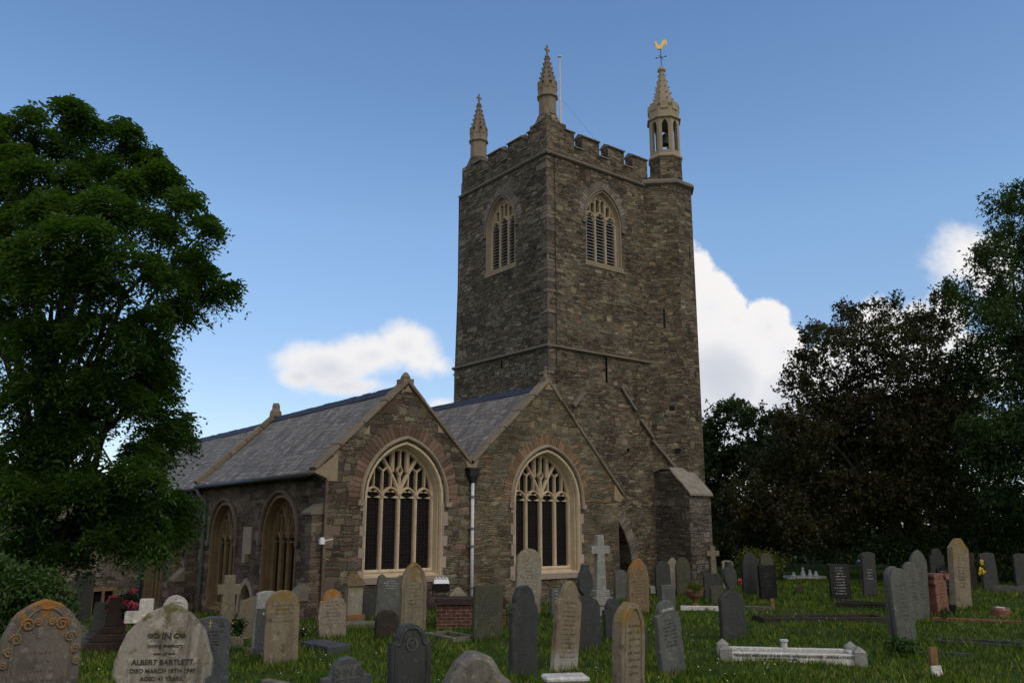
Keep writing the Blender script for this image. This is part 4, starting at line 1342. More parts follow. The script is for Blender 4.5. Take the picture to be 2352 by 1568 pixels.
# ------------------------------------------------------------------ flagpole and weathercock
fp = thing('flagpole', lw(11.45, 3.55, 16.02), 'white flagpole rising behind the corner pinnacle of the tower', 'flagpole')
m = MB()
m.lathe([(.062, 0), (.06, 3.55), (.038, 3.6), (.034, 5.5)], (0, 0), 10)
m.build('pole', M_PIPE, fp, smooth=False)
m = MB()
m.lathe([(.04, 5.48), (.085, 5.52), (.085, 5.57), (.02, 5.62)], (0, 0), 10)
m.build('pole_cap', M_PIPE, fp)
m = MB()
e = Matrix.Rotation(RZ, 3, 'Z') @ Vector((2.2, -1.0, 0))
m.tube([(.05, 0, 3.6), (e.x, e.y, .9)], .004, 4)
m.build('halyard', M_LETG, fp)

wc = thing('weathercock', lw(TC[0], TC[1], 21.9), 'gilded cockerel weathervane on top of the turret spire', 'weathervane', rz=radians(-8))
m = MB()
m.tube([(0, 0, 0), (0, 0, .92)], .018, 6)
m.tube([(-.2, .1, .5), (.2, -.1, .42)], .012, 6)
m.tube([(-.1, -.17, .46), (.1, .17, .46)], .012, 6)
for sx in (-1, 1):
    m.box(.2 * sx - .025, .2 * sx + .025, -.1 * sx - .01, -.1 * sx + .01, .43 - .03 * sx, .49 - .03 * sx)
m.build('vane_rod', M_IRON, wc)
body = [(-.36, 1.3), (-.3, 1.34), (-.31, 1.41), (-.27, 1.37), (-.25, 1.43), (-.22, 1.37), (-.18, 1.41), (-.18, 1.32), (-.13, 1.2), (-.05, 1.14), (.06, 1.15), (.1, 1.24), (.13, 1.36), (.2, 1.45), (.3, 1.47), (.39, 1.4), (.43, 1.28), (.42, 1.14), (.38, 1.08), (.35, 1.2), (.31, 1.27), (.3, 1.14), (.27, 1.08), (.24, 1.16), (.2, 1.08), (.15, .98), (.07, .9), (-.03, .87), (-.12, .9), (-.2, .98), (-.25, 1.1), (-.27, 1.2), (-.29, 1.19), (-.29, 1.26)]
m = MB()
m.prism([(u * .74 - .03, 1.1 + (v - 1.1) * .74 - .09) for u, v in body], lambda u, v, d: (u, d, v), -.035, .035)
m.build('cockerel', M_GOLD, wc)

# ------------------------------------------------------------------ lettering
def text_mesh(s, size, mat, parent, x, z, y, align='CENTER', name='inscription', depth=.003, spacing=1.0):
    cu_ = bpy.data.curves.new('lettering', 'FONT')
    cu_.body = s
    cu_.size = size
    cu_.align_x = align
    cu_.extrude = depth
    cu_.space_character = spacing
    cu_.resolution_u = 3
    cu_.offset = size * .012
    tmp = bpy.data.objects.new('lettering', cu_)
    SC.collection.objects.link(tmp)
    dg = bpy.context.evaluated_depsgraph_get()
    dg.update()
    me = bpy.data.meshes.new_from_object(tmp.evaluated_get(dg))
    bpy.data.objects.remove(tmp)
    bpy.data.curves.remove(cu_)
    me.transform(Matrix.Translation((x, y, z)) @ Matrix.Rotation(pi / 2, 4, 'X'))
    return me

def inscription(lines, mat, parent, y):
    """lines: (text, size, x, z); all joined as one carved inscription."""
    bm = bmesh.new()
    for s, size, x, z in lines:
        me = text_mesh(s, size, mat, parent, x, z, y)
        bm.from_mesh(me)
        bpy.data.meshes.remove(me)
    me = bpy.data.meshes.new('inscription')
    bm.to_mesh(me)
    bm.free()
    me.materials.clear()
    me.materials.append(mat)
    for p in me.polygons:
        p.material_index = 0
    o = bpy.data.objects.new('inscription', me)
    SC.collection.objects.link(o)
    o.parent = parent
    return o

def worn_lines(mat, parent, y, w, z0, z1, n, size=.03, fill=.8):
    """rows of weathered, unreadable letters."""
    m = MB()
    for i in range(n):
        z = z1 - (z1 - z0) * i / max(1, n - 1)
        L = w * random.uniform(.45, 1) * fill
        x = -L / 2
        while x < L / 2:
            l = random.uniform(.35, .8) * size
            if random.random() > .16:
                m.box(x, x + l * .28, y, y + .004, z, z + size * random.uniform(.75, 1))
                if random.random() > .4:
                    m.box(x + l * .28, x + l * .8, y, y + .004, z + size * random.choice((0, .4, .8)), z + size * random.choice((0, .4, .8)) + size * .2)
            x += l * 1.25
    return m.build('inscription', mat, parent, normals=False)

# ------------------------------------------------------------------ headstones
def arcpts(cx, cz, r, a0, a1, n, rz=None):
    rz = r if rz is None else rz
    return [(cx + r * cos(radians(a0 + (a1 - a0) * i / n)), cz + rz * sin(radians(a0 + (a1 - a0) * i / n))) for i in range(n + 1)]

def outline(kind, w, h):
    a = w / 2
    if kind == 'round':
        return [(-a, 0), (a, 0)] + arcpts(0, h - a, a, 0, 180, 16)
    if kind == 'oval':
        return [(-a, 0), (a, 0)] + arcpts(0, h - 1.25 * a, a, 0, 180, 16, 1.25 * a)
    if kind == 'lancet':
        hh = min(w * .8, h * .5)
        return [(-a, 0), (a, 0)] + list(reversed(arch(0, a, h - hh, hh, 0, 8)))
    if kind == 'gothic':
        hh = w * .62
        return [(-a, 0), (a, 0)] + list(reversed(arch(0, a, h - hh, hh, 0, 9)))
    if kind == 'segment':
        return [(-a, 0), (a, 0), (a, h - .3 * a)] + arcpts(0, h - .3 * a, a * .98, 8, 172, 12, .3 * a) + [(-a, h - .3 * a)]
    if kind == 'flat':
        return [(-a, 0), (a, 0), (a, h - .02), (a * .9, h), (-a * .9, h + .004), (-a, h - .02)]
    if kind == 'gable':
        return [(-a, 0), (a, 0), (a, h - a * .9), (a * .25, h - .03), (0, h), (-a * .25, h - .03), (-a, h - a * .9)]
    if kind == 'shoulder':
        r = a * .72
        s = h - r - .05
        return [(-a, 0), (a, 0), (a, s + .0), (a * .97, s + .03), (r + .02, s + .035)] + arcpts(0, s + .05, r, 0, 180, 14) + [(-r - .02, s + .035), (-a * .97, s + .03), (-a, s)]
    if kind == 'shouldergothic':
        r = a * .78
        s = h - r * 1.35
        return [(-a, 0), (a, 0), (a, s - .12), (a * 1.06, s - .1), (a * .98, s), (r, s + .06)] + arcpts(0, s + .06, r, 8, 172, 12, r * 1.28) + [(-r, s + .06), (-a * .98, s), (-a * 1.06, s - .1), (-a, s - .12)]
    if kind == 'ogee':
        s = h - a * 1.5
        R = [(a, s), (a * .93, s + a * .25), (a * .7, s + a * .42), (a * .62, s + a * .8), (a * .5, s + a * 1.1), (a * .28, s + a * 1.36), (a * .1, h - .01)]
        return [(-a, 0), (a, 0)] + R + [(0, h)] + [(-x, z) for x, z in reversed(R)]
    if kind == 'keyhole':
        s = h * .6
        rr = a * .52
        cz = h - rr * 1.45
        body = [(-a, 0), (a, 0), (a * .98, s - .1), (a * .8, s), (a * .42, s + .06), (a * .2, s + .1)]
        head = arcpts(0, cz, rr, -60, 60, 8, rr * 1.35)
        nub = [(rr * .45, h - .02), (rr * .4, h + .06), (-rr * .4, h + .06), (-rr * .45, h - .02)]
        return body + head + nub + [(-x, z) for x, z in reversed(head)] + [(-x, z) for x, z in reversed(body[2:])]
    if kind == 'cutshoulder':
        s = h - a * .75
        return [(-a * .86, 0), (a * .98, 0), (a, s - .08), (a * .86, s - .02), (a * .84, s + .05), (a * .68, s + .06)] + arcpts(0, s + .05, a * .68, 8, 172, 12, a * .7) + [(-a * .66, s + .04), (-a * .84, s + .03), (-a * .9, s - .06), (-a, s - .3)]
    if kind == 'concave':
        s = h - .06
        return [(-a, 0), (a, 0), (a, s - .16), (a * .93, s), (a * .7, h), (a * .4, s - .01), (-.4 * a, s - .01), (-a * .7, h), (-a * .93, s), (-a, s - .16)]
    if kind == 'onion':       # domed pointed head, wide shoulders nipped in below
        k = w / .7
        t = [(.9, .75), (.88, .6), (.86, .57), (.9, .54), (.98, .51), (1.0, .48), (.98, .41), (.9, .3), (.78, .2), (.62, .125), (.42, .06), (.2, .02)]
        R = [(a * .9, 0)] + [(a * x, h - d * k) for x, d in t]
        return [(-a * .9, 0)] + R + [(0, h)] + [(-x, z) for x, z in reversed(R[1:])]
    if kind == 'wings':       # low arched centre with two stepped wings
        c = a * .58
        s = h - .09
        w2 = s - .075
        return [(-a, 0), (a, 0), (a, w2), (c + .02, w2 + .01), (c, s)] + arcpts(0, s - .01, c * .98, 6, 174, 10, .11) + [(-c, s), (-c - .02, w2 + .01), (-a, w2)]
    if kind == 'scroll':
        s = h - .1
        return [(-a, 0), (a, 0), (a, s), (a * .9, h - .02), (a * .75, h), (-a * .75, h), (-a * .9, h - .02), (-a, s)]
    raise ValueError(kind)

def stone_mesh(pts, t, jit=0.0, bev=.012, taper=1.0):
    """upright slab: outline extruded with softened front and back arrises, foot sunk in the ground."""
    m = MB()
    n = len(pts)
    zmax = max(p[1] for p in pts)
    pts = [(x, z if z > 1e-6 else -.35) for x, z in pts]
    # finer outline
    fine = []
    for i in range(n):
        p, q2 = pts[i], pts[(i + 1) % n]
        L = math.hypot(q2[0] - p[0], q2[1] - p[1])
        k = max(1, int(L / .16))
        for j in range(k):
            fine.append((p[0] + (q2[0] - p[0]) * j / k, p[1] + (q2[1] - p[1]) * j / k))
    if jit:
        fine = [(x + random.uniform(-jit, jit), z + random.uniform(-jit, jit)) for x, z in fine]
    n = len(fine)
    inn = []
    for i in range(n):
        a, p, b2 = fine[i - 1], fine[i], fine[(i + 1) % n]
        tx, tz = b2[0] - a[0], b2[1] - a[1]
        L = math.hypot(tx, tz) or 1
        inn.append((p[0] - tz / L * bev, p[1] + tx / L * bev))
    P = lambda q2, y: [(x, y, z) for x, z in q2]
    rings = [P(inn, t / 2), P(fine, t / 2 - bev), P(fine, -t / 2 + bev), P(inn, -t / 2)]
    m.loft(rings, True)
    tr = tessellate_polygon([[Vector((x, z, 0)) for x, z in inn]])
    m.add(rings[0], [tuple(q2) for q2 in tr])
    m.add(rings[3], [tuple(reversed(q2)) for q2 in tr])
    return m

GROUP = 'headstones in the churchyard'

def place(L, R, top, base, t, dyaw=0.0, y=None):
    if y is None:
        g = ground((L + R) / 2, base)
    else:
        g = at((L + R) / 2, base, y)
        g.z = gzf(g.x, g.y)
    y = g.y
    mid = (top + min(base, 1560)) / 2
    Wp = at(R, mid, y).x - at(L, mid, y).x
    zt = at((L + R) / 2, top, y).z
    th = atan2(g.x, g.y)
    a = RZ + radians(dyaw) + th
    w = (Wp - t * abs(sin(a))) / max(.35, abs(cos(a)))
    return g, max(.22, w), max(.2, zt - g.z)

STONES = []

def headstone(L, R, top, base, kind, mat, label, lean=0, back=0, t=.1, dyaw=0, y=None, text='auto', border=None, jit=.006, name='headstone', cat='headstone', wmul=1.0):
    g, w, h = place(L, R, top, base, t, dyaw, y)
    w *= wmul
    STONES.append((g, w, dyaw))
    if lean == 0:
        lean = random.uniform(-1.8, 1.8)
    if back == 0:
        back = random.uniform(-2.5, 2.5)
    o = stone_mesh(outline(kind, w, h), t, jit).build(name, mat)
    o.matrix_world = Matrix.Translation(g) @ Matrix.Rotation(RZ + radians(dyaw), 4, 'Z') @ Matrix.Rotation(radians(-back), 4, 'X') @ Matrix.Rotation(radians(lean), 4, 'Y')
    tag(o, label, cat, GROUP)
    if text == 'auto':
        text = None
        if w > .3 and h > .6:
            text = (M_LETS if mat in (G_SLATE, G_SLATEP, G_SLATEB, G_OLIVE) else M_LETG, int(4 + h * 4), .3, .76, .026)
    if text:
        mt, n, z0, z1, size = text
        worn_lines(mt, o, -t / 2 - .003, w * .78, h * z0, h * z1, n, size)
    if border:
        bm_, inset = border
        m = MB()
        pts = [(x, z) for x, z in outline(kind, w, h) if z > 1e-6]
        pts = [(pts[0][0], h * .12)] + pts + [(pts[-1][0], h * .12)]
        s = 1 - inset / (w / 2)
        m.strip(lambda u, v, d: (u, d, v), [(x * s, min(z, h - inset) if abs(x) < .02 else z - inset * (z / h) * .7) for x, z in pts], .014, -t / 2 - .016, -t / 2 + .01, .008)
        m.build('moulded_border', mat, o)
    return o, g, w, h

# --- left foreground
o, g, w, h = headstone(-10, 157, 1374, 1650, 'gothic', G_BIG, 'large dark pointed headstone with carved scrolls and orange lichen at the left foreground', t=.16, text=None, border=(G_BOULD, .1), y=9.6)
m = MB()
for sx in (-1, 1):
    for k, (x, z, r) in enumerate(((.17, .78, .07), (.27, .66, .06), (.07, .8, .04), (.33, .55, .05), (.36, .44, .04))):
        pts = [(sx * x * w / .8 + sx * r * (1 - i / 22) * cos(i * .55), h * z + r * (1 - i / 22) * sin(i * .55)) for i in range(19)]
        m.strip(lambda u, v, d: (u, d, v), pts, .012, -.08 - .022, -.075, .008)
m.build('carved_scrolls', G_ORNG, o)
worn_lines(M_LETG, o, -.083, w * .5, h * .2, h * .52, 5, .035)

o, g, w, h = headstone(241, 457, 1388, 1765, 'onion', G_WORN, 'pale weathered headstone with domed pointed top and dark lettering in the foreground', t=.13, text=None, y=6.35, dyaw=-22)
k = w / .7
inscription([('IN', .066 * k, 0, h - .245 * k), ('loving memory', .042 * k, 0, h - .305 * k), ('of', .034 * k, 0, h - .36 * k), ('ALBERT BARTLETT,', .052 * k, .0, h - .425 * k), ('DIED MARCH 18TH 1940', .042 * k, .0, h - .482 * k), ('AGED 41 YEARS.', .042 * k, .0, h - .537 * k)], M_LETD, o, -.067)
m = MB()
for sx in (-1, 1):
    for x, r in ((.075, .022), (.115, .016)):
        m.strip(lambda u, v, d: (u, d, v), [(sx * (x * k + r * cos(i * .6)), h - .225 * k + r * (1 - i / 14) * sin(i * .6)) for i in range(10)], .005, -.069, -.06)
    m.strip(lambda u, v, d: (u, d, v), [(sx * .025 * k, h - .35 * k), (sx * .075 * k, h - .35 * k)], .005, -.069, -.06)
m.strip(lambda u, v, d: (u, d, v), [(-.04 * k, h - .57 * k), (.04 * k, h - .57 * k)], .005, -.069, -.06)
m.build('lettering_flourishes', M_LETD, o)

o, g, w, h = headstone(433, 520, 1415, 1592, 'segment', G_SLATEB, 'blue grey slate headstone with a small gilt cross, right of the domed pale stone', t=.09, dyaw=-18, text=None)
k = w / .5
inscription([('IN LOVING MEMORY OF', .03 * k, 0, h - .2 * k), ('SYDNEY ABLE', .036 * k, 0, h - .245 * k), ('DIED MAY 1ST 1941', .03 * k, 0, h - .285 * k), ('AGED 64 YEARS', .03 * k, 0, h - .325 * k), ('ALSO OF HIS WIFE', .028 * k, 0, h - .365 * k), ('SUSAN', .036 * k, 0, h - .405 * k)], M_LETD, o, -.047)
m = MB()
m.strip(lambda u, v, d: (u, d, v), [(0, h - .14 * k), (0, h - .04 * k)], .006, -.05, -.04)
m.strip(lambda u, v, d: (u, d, v), [(-.025 * k, h - .075 * k), (.025 * k, h - .075 * k)], .006, -.0505, -.04)
m.build('gilt_cross', M_GOLD, o)
m = MB()
for sx in (-1, 1):
    for dx, dz in ((.13, .08), (.16, .1), (.145, .12), (.12, .125), (.17, .13)):
        m.prism(arcpts(sx * dx * k, h - dz * k, .013, 0, 315, 7), lambda u, v, d: (u, d, v), -.048, -.04)
m.build('carved_flowers', M_LETD, o)
worn_lines(M_LETD, o, -.048, w * .75, h * .3, h - .45 * k, 7, .024)

o, g, w, h = headstone(371, 425, 1366, 1452, 'round', G_MARB, 'small white marble headstone with rounded top behind the domed pale stone', t=.08, dyaw=-15, text=None)
k = w / .45
inscription([('IN', .03 * k, 0, h - .09 * k), ('LOVING MEMORY', .028 * k, 0, h - .15 * k), ('OF', .022 * k, 0, h - .19 * k), ('CHARLES MEADER', .034 * k, 0, h - .25 * k), ('DIED AUGUST 7 1907', .022 * k, 0, h - .29 * k), ('AGED 81 YEARS', .022 * k, 0, h - .33 * k)], M_LETD, o, -.042)

# --- crosses
def cross(cl, cr, al, ar, top, at_, ab, base, mat, label, t=.14, steps=(), dyaw=0, lean=0, name='stone_cross', taper=.04):
    g, w, h = place(cl, cr, top, base, t, dyaw)
    Wa = (at(ar, at_, g.y).x - at(al, at_, g.y).x - t * abs(sin(RZ + radians(dyaw) + atan2(g.x, g.y)))) / max(.4, cos(RZ + radians(dyaw) + atan2(g.x, g.y))) / 2
    za1 = at((cl + cr) / 2, at_, g.y).z - g.z
    za0 = at((cl + cr) / 2, ab, g.y).z - g.z
    a = w / 2
    z0 = sum(s[1] for s in steps)
    pts = [(-a - taper, z0 - (.3 if not steps else 0)), (a + taper, z0 - (.3 if not steps else 0)), (a, za0), (Wa, za0), (Wa, za1), (a, za1), (a * .96, h), (-a * .96, h), (-a, za1), (-Wa, za1), (-Wa, za0), (-a, za0)]
    root = thing(name, g, label, 'stone cross', 'crosses in the churchyard', RZ + radians(dyaw))
    m = MB()
    n = len(pts)
    bev = .014
    P = lambda s, y: [(x * s if abs(x) > .01 else x, y, z) for x, z in pts]
    m.prism(pts, lambda u, v, d: (u, d, v), -t / 2, t / 2)
    c = m.build('cross_shaft', mat, root)
    bv = c.modifiers.new('soft', 'BEVEL')
    bv.width = .012
    bv.segments = 1
    z = z0
    for (hw, hh) in steps:
        z -= hh
    zz = 0
    for (hw, hh) in reversed(steps):
        m = MB()
        m.box(-hw, hw, -hw * .75, hw * .75, zz - (.3 if zz == 0 else 0), zz + hh)
        s = m.build('base_step', mat, root)
        bv = s.modifiers.new('soft', 'BEVEL')
        bv.width = .015
        zz += hh
    root.rotation_euler = (0, radians(lean), RZ + radians(dyaw))
    return root
cross(503, 530, 491, 544, 1320, 1341, 1363, 1487, G_CROSS, 'tall buff stone cross on a stepped plinth beside the yellow flowers', t=.17, steps=((.2, .22), (.32, .22)), dyaw=-15)
cross(215, 228, 208, 238, 1382, 1395, 1403, 1487, G_SLATEP, 'slim grey cross on a square base near the rose bush', t=.08, steps=((.2, .14), (.32, .18)), dyaw=-20)
cross(249, 261, 236, 280, 1371, 1386, 1398, 1490, G_BROWN, 'dark brown cross on three steps left of the white rustic cross', t=.1, steps=((.2, .13), (.32, .14), (.44, .16)), dyaw=-20)
cross(311, 343, 283, 372, 1374, 1402, 1428, 1500, G_MARB, 'white rustic hewn cross behind the domed pale stone', t=.2, steps=((.24, .3),), dyaw=-20)
cross(1369, 1390, 1354, 1404, 1228, 1253, 1270, 1412, G_GRAN, 'tall pale granite cross on a three tier plinth beside the chancel window', t=.17, steps=((.21, .17), (.27, .22), (.22, .25)), dyaw=-10)
cross(1632, 1647, 1620, 1653, 1253, 1264, 1276, 1352, G_CROSS, 'buff stone cross close to the foot of the tower buttress', t=.14, dyaw=-15)
cross(1623, 1635, 1612, 1642, 1254, 1266, 1277, 1347, G_SLATEP, 'grey cross half hidden beside the buff cross at the tower buttress', t=.12, dyaw=-15)

# --- left middle
headstone(159, 199, 1434, 1474, 'round', G_PALE, 'small pale rounded headstone at the edge of the left bush', t=.09, dyaw=-20)
headstone(170, 200, 1315, 1470, 'flat', G_SLATE, 'dark slab leaning on the porch wall beside the left bush', t=.08, dyaw=0, y=29.5)
o, g, w, h = headstone(577, 632, 1356, 1500, 'segment', G_GRAN, 'grey granite headstone with dark inscribed panel behind the tan rounded stone', t=.18, dyaw=-12, text=None)
m = MB()
m.box(-w * .46, w * .5, -.13, -.088, 0.12, h * .72)
m.box(-w * .5, w * .55, -.3, -.088, -.2, .12)
pn = m.build('dark_panel', G_SLATEB, o)
inscription([('ROBERT', .06, .02, h * .62)], M_LETL, o, -.134)
worn_lines(M_LETD, o, -.134, w * .7, h * .3, h * .56, 5, .028)
m = stone_mesh([(-.2, 0), (.22, 0), (.22, .86), (.1, .82), (-.02, .78), (-.2, .74)], .22, .02)
g2 = ground(567, 1463)
ro = m.build('rustic_stone', G_CROSS)
ro.location = g2
ro.rotation_euler = (0, 0, RZ - .3)
tag(ro, 'rough hewn granite block beside the panelled grey headstone', 'headstone', GROUP)
headstone(605, 682, 1354, 1520, 'round', G_TAN, 'tan round topped headstone with worn lettering left of the church corner', t=.13, dyaw=-14, text=(M_LETG, 5, .56, .78, .028))
headstone(729, 795, 1356, 1465, 'cutshoulder', G_LICH, 'whitish shouldered headstone with bright orange lichen crown by the church corner', t=.1, dyaw=-10, lean=-2)
# pedimented tomb
g, w, h = place(786, 834, 1318, 1426, .3, -10)
tb = thing('pediment_tomb', g, 'pale upright tomb with orange lichened pediment under the aisle window', 'tomb', rz=RZ - .15)
m = MB()
m.box(-w * .42, w * .42, -.14, .14, -.2, h * .76)
m.build('tomb_panel', G_PALE, tb)
m = MB()
m.prism([(-w * .5, h * .76), (w * .5, h * .76), (w * .52, h * .82), (.04, h), (-.04, h), (-w * .52, h * .82)], lambda u, v, d: (u, d, v), -.19, .19)
m.build('pediment', G_ORNG, tb)
m = MB()
m.box(-w * .5, w * .5, -.24, .2, -.2, .17)
m.build('tomb_foot', G_ORNG, tb)
g = ground(830, 1436)
m = MB()
m.box(-.62, .62, -.35, .35, -.2, .07)
o = m.build('ledger_slab', G_KERB)
o.location = g
o.rotation_euler = (0, 0, RZ - .5)
tag(o, 'flat pale ledger slab in front of the pedimented tomb', 'grave slab')
headstone(829, 863, 1358, 1422, 'round', G_SLATE, 'dark rounded headstone between the pedimented tomb and leaning slate', t=.09, dyaw=-8)
headstone(857, 922, 1319, 1420, 'concave', G_SLATEP, 'grey slate headstone with hollow top leaning right under the aisle window', t=.09, lean=5, text=(M_LETL, 4, .68, .85, .022))
headstone(886, 918, 1358, 1418, 'flat', G_OLIVE, 'small mossy square headstone tucked behind the tall orange topped stone', t=.08)
headstone(858, 917, 1399, 1466, 'round', G_DKBR, 'low blackened brown headstone with arched top before the leaning slate', t=.1, wmul=.95)
headstone(915, 978, 1289, 1452, 'lancet', G_TAN, 'tall pointed tan headstone with ochre lichened edge before the aisle window', t=.12, text=(M_LETG, 8, .35, .72, .024), border=(G_TAN, .07))
headstone(1028, 1074, 1347, 1428, 'gable', G_PALE, 'low pale gabled headstone behind the brick chest tomb', t=.1)

# chest tomb
g = ground(1082, 1440)
ct = thing('chest_tomb', g, 'red brick chest tomb with heavy dark stone slab below the east gables', 'tomb', rz=RZ - radians(33))
wc_ = at(1172, 1400, g.y).x - at(1014, 1400, g.y).x
m = MB()
m.box(-wc_ / 2, wc_ / 2, -.0, .8, -.3, .5)
m.build('brick_body', M_BRICK, ct)
m = MB()
m.box(-wc_ / 2 - .05, wc_ / 2 + .05, -.07, .87, .5, .56)
m.box(-wc_ / 2 - .02, wc_ / 2 + .02, -.03, .83, .56, .62)
m.build('tomb_slab', G_BROWN, ct)
headstone(1083, 1154, 1343, 1468, 'flat', G_OLIVE, 'square topped mossy headstone leaning in front of the brick chest tomb', t=.1, lean=1.5, jit=.006)
# floodlight
g = ground(1012, 1404)
fl = thing('floodlight', g, 'black floodlight with white hood aimed at the church beside the downpipe', 'floodlight', rz=RZ - .5)
z = at(1012, 1343, g.y).z - g.z
m = MB()
m.add([(-.2, -.14, z - .18), (.2, -.14, z - .18), (.2, .1, z - .12), (-.2, .1, z - .12), (-.2, -.16, z + .02), (.2, -.16, z + .02), (.2, .12, z + .06), (-.2, .12, z + .06)], [(0, 1, 2, 3), (4, 7, 6, 5), (0, 4, 5, 1), (1, 5, 6, 2), (2, 6, 7, 3), (3, 7, 4, 0)])
m.build('lamp_body', M_BLACKP, fl)
m = MB()
m.add([(-.21, -.17, z + .05), (.21, -.17, z + .05), (.21, .13, z + .07), (-.21, .13, z + .07), (-.19, -.08, z + .15), (.19, -.08, z + .15), (.19, .1, z + .18), (-.19, .1, z + .18)], [(0, 1, 2, 3), (4, 7, 6, 5), (0, 4, 5, 1), (1, 5, 6, 2), (2, 6, 7, 3), (3, 7, 4, 0)])
for x in (-.14, -.05, .05, .14):
    m.box(x - .02, x + .02, -.1, .06, z + .18, z + .215)
m.build('lamp_hood', M_WHITE, fl)
m = MB()
m.tube([(-.23, 0, z), (-.23, 0, z - .28), (.23, 0, z - .28), (.23, 0, z)], .018, 6)
m.tube([(0, 0, z - .28), (0, 0, -.1)], .03, 8)
m.build('lamp_bracket', M_BLACKP, fl)
# wall camera
sc_ = thing('security_camera', lw(-.02, -.02, 1.9), 'small white camera box with side arm on the aisle gable corner', 'camera', rz=RZ)
m = MB()
m.box(-.12, .0, -.1, .01, -.08, .06)
m.box(-.1, -.02, -.08, 0, .06, .09)
m.build('camera_box', M_WHITE, sc_)
m = MB()
m.tube([(.0, -.06, .0), (.2, -.14, .05)], .013, 8)
m.build('camera_arm', M_WHITE, sc_)
m = MB()
m.tube([(.0, -.03, -.08), (.5, -.03, -.1), (1.15, -.03, -.07)], .004, 5)
m.build('camera_cable', M_PIPEG, sc_)

# --- centre foreground
o, g, w, h = headstone(888, 989, 1431, 1640, 'shoulder', G_SLATE, 'dark slate headstone with round head, square shoulders and carved roundel in the foreground', t=.12, dyaw=-8, border=(G_SLATE, .05))
m = MB()
m.strip(lambda u, v, d: (u, d, v), arcpts(0, h - w * .45, w * .13, 0, 360, 20), .008, -.07, -.055)
m.strip(lambda u, v, d: (u, d, v), [(-w * .07, h - w * .45), (w * .06, h - w * .4)], .008, -.069, -.055)
m.strip(lambda u, v, d: (u, d, v), [(0, h - w * .52), (w * .03, h - w * .38)], .008, -.068, -.055)
m.build('carved_roundel', G_SLATEB, o)
o, g, w, h = headstone(731, 850, 1510, 1660, 'wings', G_SLATEB, 'low winged slate headstone with IN carved between ivy sprigs in the foreground', t=.1, dyaw=-6, text=None)
m = MB()
m.box(-w * .26, w * .26, -.054, -.045, h - .19, h - .05)
m.build('carved_panel', G_SLATEP, o)
inscription([('IN', .1, 0, h - .155)], M_LETS, o, -.057)
inscription([('LOVING MEMORY', .034, 0, h - .25)], M_LETD, o, -.053)
m = MB()
for sx in (-1, 1):
    for dx, dz in ((.12, .12), (.15, .09), (.17, .13), (.2, .11), (.14, .15), (.19, .16)):
        m.prism(arcpts(sx * dx * w / .7, h - dz, .016, 0, 315, 6), lambda u, v, d: (u, d, v), -.06, -.05)
m.build('carved_ivy', M_LETS, o)
headstone(1181, 1242, 1259, 1415, 'round', G_PALE, 'tall pale round topped headstone standing before the chancel window', t=.12, dyaw=-10)
headstone(1262, 1289, 1350, 1415, 'flat', G_SLATEP, 'small grey lettered slab between the tall pale stone and granite cross', t=.1, text=(M_LETL, 6, .3, .9, .022))
headstone(1166, 1235, 1351, 1557, 'shouldergothic', G_SLATE, 'dark slate headstone with trefoil shoulders and worn text in the centre foreground', t=.11, lean=1, text=(M_LETS, 11, .2, .74, .028), border=None)
headstone(1258, 1332, 1332, 1538, 'ogee', G_TANW, 'tan ogee topped headstone leaning right with a whitened foot', t=.11, lean=6, text=(M_LETG, 13, .14, .74, .024), wmul=.86)
headstone(1312, 1382, 1304, 1493, 'keyhole', G_SLATE, 'dark slate headstone with round ring head next to the leaning tan stone', t=.1)
headstone(1386, 1435, 1373, 1470, 'shoulder', G_SLATE, 'short dark shouldered slate in front of the granite cross', t=.1, lean=-3)
headstone(1409, 1443, 1307, 1380, 'oval', G_SLATEP, 'grey oval topped slate between the granite cross and orange stone', t=.1)
headstone(1438, 1492, 1281, 1410, 'lancet', G_ORNG, 'tall headstone thickly crusted with orange lichen before the tower arch', t=.14, lean=1)
headstone(1404, 1482, 1380, 1640, 'lancet', G_TAN, 'nearest tall pointed headstone with orange edge flecks right of centre', t=.17, border=(G_TAN, .06), y=10.0)
headstone(1446, 1490, 1426, 1500, 'round', G_SLATE, 'dark rounded slab peeping from behind the nearest pointed headstone', t=.1)
o, g, w, h = headstone(1514, 1577, 1376, 1548, 'shoulder', G_SLATEP, 'grey slate headstone leaning left with carved arched head right of centre', t=.1, lean=-5, text=(M_LETD, 8, .38, .72, .03))
inscription([('IN LOVING', .05, 0, h - w * .3)], M_LETL, o, -.053)
# boulder
o = stone_mesh([(-.62, 0), (.75, 0), (.62, .16), (.42, .3), (.25, .46), (.12, .6), (0, .68), (-.1, .66), (-.2, .58), (-.3, .4), (-.42, .25)], .34, .025, .06).build('rough_headstone', G_BOULD)
g = ground(1096, 1640)
g = at(1096, 1568, 9.0)
g.z = gzf(g.x, g.y)
sc = (at(1096, 1492, g.y).z - g.z) / .68
o.location = g
o.scale = (sc, sc, sc)
o.rotation_euler = (0, 0, .35)
tag(o, 'rough pointed grey boulder at the bottom edge of the view', 'headstone', GROUP)
# white capped pedestal at bottom
g = at(1298, 1568, 9.6)
g.z = gzf(g.x, g.y)
zt = at(1298, 1549, g.y).z - g.z
wp = thing('white_pedestal', g, 'white marble capped low pedestal at the bottom edge near the dark trefoil slate', 'pedestal', rz=RZ - .5)
m = MB()
m.box(-.24, .24, -.15, .15, zt - .06, zt)
cp_ = m.build('marble_cap', G_MARB, wp)
cp_.modifiers.new('soft', 'BEVEL').width = .02
m = MB()
m.box(-.2, .2, -.12, .12, -.2, zt - .06)
m.build('pedestal_body', M_RUST, wp)

